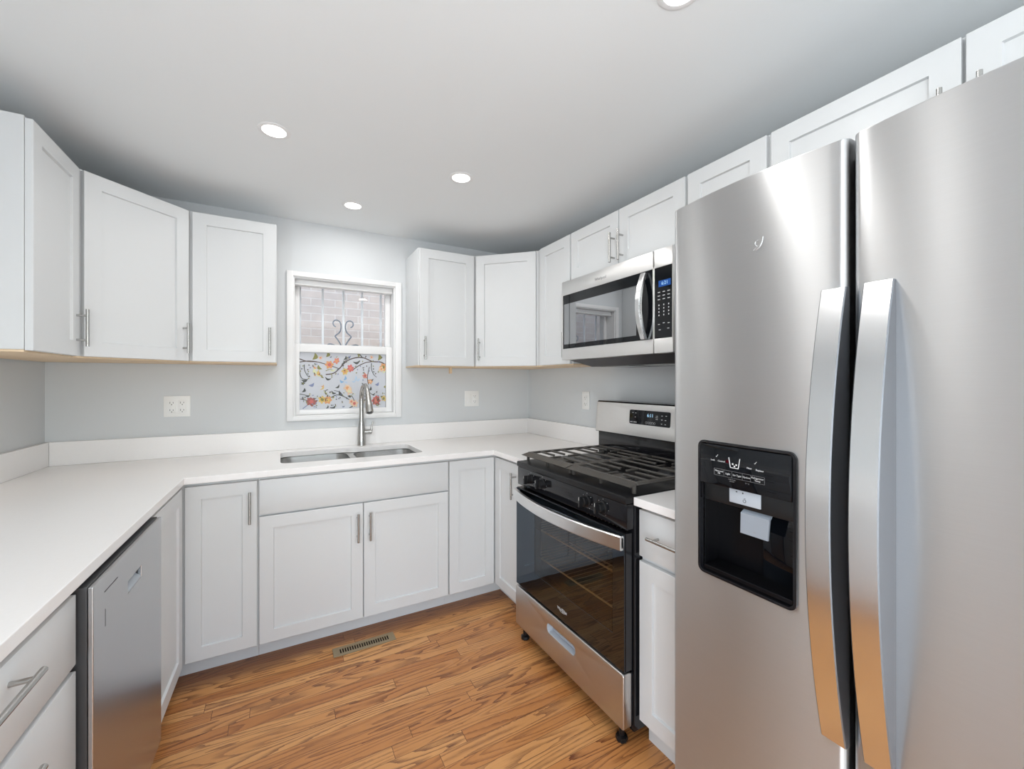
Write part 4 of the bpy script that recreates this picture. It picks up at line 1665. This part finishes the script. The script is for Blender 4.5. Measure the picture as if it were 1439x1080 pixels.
text_mesh('logo_lettering', 'Whirlpool', 0.020, (0.325, -MF - 0.0004, 1.828), M['etch'], md)
mb = MB()
mb.prism(rrect(dwid + 0.003, mw, mz0, mz1, 0.004, 2), 0.341, MF, 0.003, holes=[[(dwid + 0.006, oz0_), (dwid + 0.006, oz1_), (mw - 0.006, oz1_), (mw - 0.006, oz0_)]], mtx=FRONT)
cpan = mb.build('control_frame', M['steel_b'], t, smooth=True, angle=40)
mb = MB()
mb.box(dwid + 0.0063, mw - 0.0063, -MF + 0.0008, -MF + 0.012, oz0_ + 0.0003, oz1_ - 0.0003)
cg = mb.build('control_glass', M['blackglass'], cpan, smooth=False)
mb = MB()
mb.box(dwid + 0.028, mw - 0.012, -MF + 0.0002, -MF + 0.0006, 1.712, 1.738)
mb.build('display', M['blue_led'], cg, smooth=False)
text_mesh('clock_digits', '6:21', 0.020, (dwid + 0.060, -MF, 1.725), M['cyan_led'], cg)
mb = MB()
for z in (1.690, 1.675, 1.660):
    for x in (0.030, 0.055, 0.080):
        mb.box(dwid + x - 0.006, dwid + x + 0.006, -MF + 0.0002, -MF + 0.0006, z - 0.0016, z + 0.0016)
for z in (1.636, 1.622, 1.608, 1.594):
    for x in (0.030, 0.055, 0.080):
        mb.box(dwid + x - 0.0022, dwid + x + 0.0022, -MF + 0.0002, -MF + 0.0006, z - 0.003, z + 0.003)
for x, z in ((0.030, 1.556), (0.055, 1.560), (0.080, 1.558), (0.034, 1.533), (0.078, 1.536)):
    mb.box(dwid + x - 0.005, dwid + x + 0.005, -MF + 0.0002, -MF + 0.0006, z - 0.0012, z + 0.0012)
mb.build('key_marks', M['mark'], cg, smooth=False)

# ------------------------------------------------------------------ refrigerator
FY0 = -2.087
fwid = 0.905
FFX = 0.812
t = right_thing('refrigerator', 'large stainless side by side refrigerator with ice and water dispenser', 'refrigerator', FY0)
mb = MB()
mb.box(0.006, fwid - 0.006, -0.735, -0.03, 0.02, 1.782, 0.004)
mb.build('cabinet_body', M['darkgrey'], t)
mb = MB()
mb.box(0.02, fwid - 0.02, -0.745, -0.7355, 0.025, 0.105, 0.002)
mb.build('base_grille', M['blackpl'], t)
FZ_0, FZ_1 = 0.112, 1.802
split0, split1 = 0.4175, 0.4265


def contour(u, wd):
    """front of a door: gently bowed, turned back at both edges (u from 0 to wd)"""
    v = 2 * u / wd - 1
    y = 0.016 * v * v
    e = min(u, wd - u)
    r = 0.014
    if e < r:
        y += r - math.sqrt(max(r * r - (r - e) ** 2, 0))
    return y


def fridge_door(name, x0, wd, opening=None):
    us = [0, 0.0006, 0.002, 0.004, 0.007, 0.010, 0.014]
    us = us + [0.014 + (wd - 0.028) * k / 24 for k in range(1, 24)] + [wd - u for u in reversed(us)]
    zs = [FZ_0, FZ_0 + 0.0015, FZ_0 + 0.004, FZ_1 - 0.004, FZ_1 - 0.0015, FZ_1]
    zo = {FZ_0: 0.004, FZ_0 + 0.0015: 0.0012, FZ_0 + 0.004: 0, FZ_1 - 0.004: 0, FZ_1 - 0.0015: 0.0012, FZ_1: 0.004}
    if opening:
        ox0_, ox1_, oz0__, oz1__ = opening
        us = sorted([u for u in us if min(abs(u - ox0_), abs(u - ox1_)) > 0.004] + [ox0_, ox1_])
        zs = sorted(zs + [oz0__, oz1__])
        zo[oz0__] = zo[oz1__] = 0
    t_ = bmesh.new()
    G = [[t_.verts.new((x0 + u, -FFX + contour(u, wd) + zo[z], z)) for u in us] for z in zs]
    for j in range(len(zs) - 1):
        for i in range(len(us) - 1):
            if opening and us[i] >= ox0_ - 1e-6 and us[i + 1] <= ox1_ + 1e-6 and zs[j] >= oz0__ - 1e-6 and zs[j + 1] <= oz1__ + 1e-6:
                continue
            t_.faces.new((G[j][i], G[j][i + 1], G[j + 1][i + 1], G[j + 1][i]))
    # sides, top, bottom, back
    yb_ = -0.738
    bl = [t_.verts.new((x0, yb_, z)) for z in zs]
    br2 = [t_.verts.new((x0 + wd, yb_, z)) for z in zs]
    for j in range(len(zs) - 1):
        t_.faces.new((bl[j], G[j][0], G[j + 1][0], bl[j + 1]))
        t_.faces.new((G[j][-1], br2[j], br2[j + 1], G[j + 1][-1]))
    t_.faces.new([bl[0]] + [br2[0]] + list(reversed(G[0])))
    t_.faces.new(G[-1] + [br2[-1], bl[-1]])
    t_.faces.new([br2[0]] + [bl[0]] + bl[1:-1] + [bl[-1], br2[-1]] + list(reversed(br2[1:-1])))
    bmesh.ops.recalc_face_normals(t_, faces=list(t_.faces))
    m_ = MB()
    m_._merge(t_)
    return m_.build(name, M['steel'], t, angle=50)


# dispenser opening, in the frame of the freezer door
px0_, px1_, pz0_, pz1_ = 0.094, 0.333, 0.824, 1.167
ins = 0.0065
fz = fridge_door('freezer_door', 0.0, split0, (px0_ + ins, px1_ - ins, pz0_ + ins, pz1_ - ins))
fd = fridge_door('refrigerator_door', split1, fwid - split1)


def fridge_handle(parent, xa, xb):
    loops = []
    n = 28
    za, zb = 0.603, 1.503
    for k in range(n + 1):
        u = k / n
        z = za + (zb - za) * u
        bow = 1 - (2 * u - 1) ** 2
        y = -(0.8135 + 0.0625 * bow)
        yb_ = -0.7985
        loops.append([(xa, y + 0.002, z), (xa + 0.002, y, z), (xb - 0.002, y, z), (xb, y + 0.002, z), (xb, yb_, z), (xa, yb_, z)])
    m_ = MB()
    m_.loft(loops)
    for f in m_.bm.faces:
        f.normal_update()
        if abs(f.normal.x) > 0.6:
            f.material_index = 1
    return m_.build('handle', [M['steel_v'], M['shaded_flank']], parent, angle=30)


fridge_handle(fz, 0.379, 0.4225)
fridge_handle(fd, 0.450, 0.495)
# dispenser
yfz = -FFX + 0.0035
mb = MB()
outer_ = rrect(px0_, px1_, pz0_, pz1_, 0.017, 6)
inner_ = rrect(px0_ + 0.0066, px1_ - 0.0066, pz0_ + 0.0066, pz1_ - 0.0066, 0.011, 6)
mb.prism(outer_, 0.7982, 0.8135, 0.001, holes=[list(reversed(inner_))], mtx=FRONT)
ds = mb.build('dispenser', M['black'], fz, smooth=False)
cz0 = 1.058           # bottom of the control face
mb = MB()
mb.box(px0_ + 0.0083, px1_ - 0.0083, -0.8145, -0.760, cz0, pz1_ - 0.0083, 0.0015)
mb.build('control_face', M['blackglass'], ds)
# recess: back, sides, floor
mb = MB()
cx0_, cx1_, cb, ctop, cyb = px0_ + 0.0083, px1_ - 0.0083, pz0_ + 0.0083, cz0 - 0.0005, -0.7385
mb.box(cx0_, cx0_ + 0.003, -0.798, cyb, cb, ctop)
mb.box(cx1_ - 0.003, cx1_, -0.798, cyb, cb, ctop)
mb.box(cx0_ + 0.003, cx1_ - 0.003, cyb - 0.003, cyb, cb, ctop)
mb.box(cx0_ + 0.003, cx1_ - 0.003, -0.806, cyb - 0.003, cb, cb + 0.012, 0.002)
mb.prism(rrect(cx0_ + 0.012, cx1_ - 0.012, -0.800, -0.752, 0.006, 3), cb + 0.0122, cb + 0.0135)
mb.build('recess', M['recess'], ds, smooth=False)
mb = MB()
mb.box(cx0_ + 0.125, cx1_ - 0.0035, -0.752, -0.7420, cb + 0.0125, cz0 - 0.045, 0.002)
mb.build('recess_panel', M['blackglass'], ds)
mb = MB()
mb.box(cx0_ + 0.0035, cx1_ - 0.0035, -0.800, -0.745, cz0 - 0.046, cz0 - 0.0006, 0.002)
mb.build('chute', M['blackpl'], ds)
mb = MB()
mb.box(0.175, 0.252, -0.8035, -0.8003, cz0 - 0.036, cz0 - 0.0008, 0.0008)
wp = mb.build('water_pad', M['greypl'], ds)
wp['label'] = 'pale grey water pad'
mb = MB()
mb.box(0.192, 0.196, -0.8038, -0.8034, cz0 - 0.009, cz0 - 0.006)
mb.box(0.208, 0.211, -0.8038, -0.8034, cz0 - 0.010, cz0 - 0.006)
mb.tube([(0.2135 + 0.0035 * cos(a), -0.8037, cz0 - 0.026 + 0.0035 * sin(a)) for a in [2 * pi * k / 12 for k in range(12)]], 0.0005, 5, closed=True)
mb.box(0.212, 0.2165, -0.8038, -0.8034, cz0 - 0.0205, cz0 - 0.0195)
mb.build('pad_symbols', M['darkgrey'], wp, smooth=False)
mb = MB()
A_ = [(0.204, -0.785, cz0 - 0.046), (0.268, -0.785, cz0 - 0.046), (0.268, -0.780, cz0 - 0.046), (0.204, -0.780, cz0 - 0.046)]
B_ = [(0.202, -0.800, cz0 - 0.056), (0.270, -0.800, cz0 - 0.056), (0.270, -0.795, cz0 - 0.058), (0.202, -0.795, cz0 - 0.058)]
C_ = [(0.196, -0.792, cz0 - 0.108), (0.262, -0.792, cz0 - 0.108), (0.262, -0.788, cz0 - 0.108), (0.196, -0.788, cz0 - 0.108)]
mb.loft([A_, B_, C_])
pd = mb.build('ice_paddle', M['paddle'], ds, smooth=False)
pd['label'] = 'pale grey ice paddle'
mb = MB()
for k in range(6):
    a = pi * k / 6
    mb.tube([(0.232 - 0.005 * cos(a), -0.7935, cz0 - 0.094 - 0.005 * sin(a)), (0.232 + 0.005 * cos(a), -0.7935, cz0 - 0.094 + 0.005 * sin(a))], 0.0005, 5)
mb.build('paddle_symbol', M['etch'], pd, smooth=False)
# printed controls, positions on the control face (width 0.2224, measured from its left edge)
fy_ = -0.8149
cfx = px0_ + 0.0083
mb = MB()
gx, gz_ = cfx + 0.093, pz1_ - 0.058
for p0, p1 in (((gx - 0.014, gz_ + 0.024), (gx - 0.010, gz_)), ((gx - 0.010, gz_), (gx + 0.010, gz_)), ((gx + 0.010, gz_), (gx + 0.014, gz_ + 0.024))):
    mb.tube([(p0[0], fy_, p0[1]), (p1[0], fy_, p1[1])], 0.0009, 6)
for x, z in ((-0.004, 0.009), (0.0005, 0.004), (0.005, 0.008)):
    mb.box(gx + x - 0.0018, gx + x + 0.0018, fy_ - 0.0002, fy_ + 0.0002, gz_ + z - 0.0018, gz_ + z + 0.0018)
mb.build('glass_symbol', M['mark'], ds, smooth=False)
mb = MB()
for k, (xa, xb) in enumerate(((0.040, 0.066), (0.066, 0.087), (0.087, 0.113), (0.113, 0.133), (0.133, 0.165))):
    za, zb = pz1_ - 0.083, pz1_ - 0.067
    for s, e in (((xa, za), (xb, za)), ((xa, zb), (xb, zb)), ((xa, za), (xa, zb)), ((xb, za), (xb, zb))):
        mb.tube([(cfx + s[0], fy_, s[1]), (cfx + e[0], fy_, e[1])], 0.00025, 4)
mb.build('key_outlines', M['etch'], ds, smooth=False)
for body, x, z, s in (('Measured\nFill', 0.053, 0.075, 0.0056), ('Light', 0.0765, 0.075, 0.0062), ('Ice Type', 0.100, 0.075, 0.0062), ('Options', 0.123, 0.075, 0.0056), ('Refrigerator\nTemp', 0.149, 0.075, 0.0058),
                      ('Lock', 0.036, 0.047, 0.0058), ('Control', 0.059, 0.047, 0.0058), ('Filter', 0.130, 0.052, 0.0058), ('Replace', 0.154, 0.053, 0.0058)):
    text_mesh('key_lettering', body, s, (cfx + x, fy_, pz1_ - z), M['mark'], ds, ext=0.0001)
for body, x, z in (('Hold 3 sec\nto lock', 0.087, 0.0895), ('°F  °C', 0.125, 0.0895)):
    text_mesh('fine_lettering', body, 0.0042, (cfx + x, fy_, pz1_ - z), M['etch'], ds, ext=0.0001)
for x, z in ((0.047, 0.036), (0.144, 0.038)):
    mb = MB()
    mb.tube([(cfx + x - 0.0025, fy_, pz1_ - z), (cfx + x - 0.001, fy_, pz1_ - z - 0.002), (cfx + x + 0.003, fy_, pz1_ - z + 0.004)], 0.0005, 5)
    mb.build('check_mark', M['mark'], ds, smooth=False)
mb = MB()
mb.cyl((cfx + 0.0755, fy_ + 0.0002, pz1_ - 0.045), (cfx + 0.0755, fy_ - 0.0002, pz1_ - 0.045), 0.0045, 14)
mb.build('red_indicator', M['redlight'], ds, smooth=False)
# small swoosh emblem on the freezer door
mb = MB()
ex, ez = 0.250, 1.633
ey = -FFX + contour(ex, split0) - 0.0003
for pts_ in ([(0.012, 0.016), (0.010, 0.004), (0.004, -0.006), (-0.004, -0.011)], [(0.006, -0.002), (-0.001, -0.003), (-0.006, 0.003), (-0.004, 0.009), (0.001, 0.010)], [(-0.010, -0.010), (-0.004, -0.006), (0.001, -0.004)]):
    q = smooth_line(pts_, 5)
    mb.tube([(ex + x, ey, ez + z) for x, z in q], 0.0010, 6)
mb.build('emblem', M['emblem'], fz, smooth=True)
# ------------------------------------------------------------------ recessed ceiling lights
proto = None
spots = [(-1.792, -0.995, 'recessed ceiling light toward the left corner cabinet'),
         (-1.409, -0.399, 'recessed ceiling light above the sink window'),
         (-0.998, -0.999, 'recessed ceiling light nearest the microwave and right corner'),
         (-0.885, -2.185, 'recessed ceiling light cut by the top edge of the photo'),
         (-1.79, -2.20, 'added ceiling light above the near left counter, out of view')]  # the last one is unseen, added for more light on the left
for x, y, lab in spots:
    if proto is None:
        t = thing('ceiling_light', lab, 'ceiling light', (x, y, CEIL), 0, 'recessed ceiling lights')
        mb = MB()
        mb.lathe([(0.043, -0.0035), (0.052, -0.0045), (0.058, -0.002), (0.058, -0.0003), (0.043, -0.0003)], 40)
        mb.build('trim_ring', M['vinyl'], t)
        mb = MB()
        mb.lathe([(0.0, -0.003), (0.0428, -0.003), (0.0428, -0.0006), (0.0, -0.0006)], 40)
        mb.build('lens', M['lens'], t)
        proto = t
    else:
        t = proto.copy()
        COL.objects.link(t)
        t.location = (x, y, CEIL)
        t['label'] = lab
        for ch in proto.children:
            c = ch.copy()
            COL.objects.link(c)
            c.parent = t
    area_light('lamp_glow', (x, y, CEIL - 0.0045), (0, 0, 0), LAMP_W, 0.084, None, (1.0, 0.985, 0.96), 'DISK')
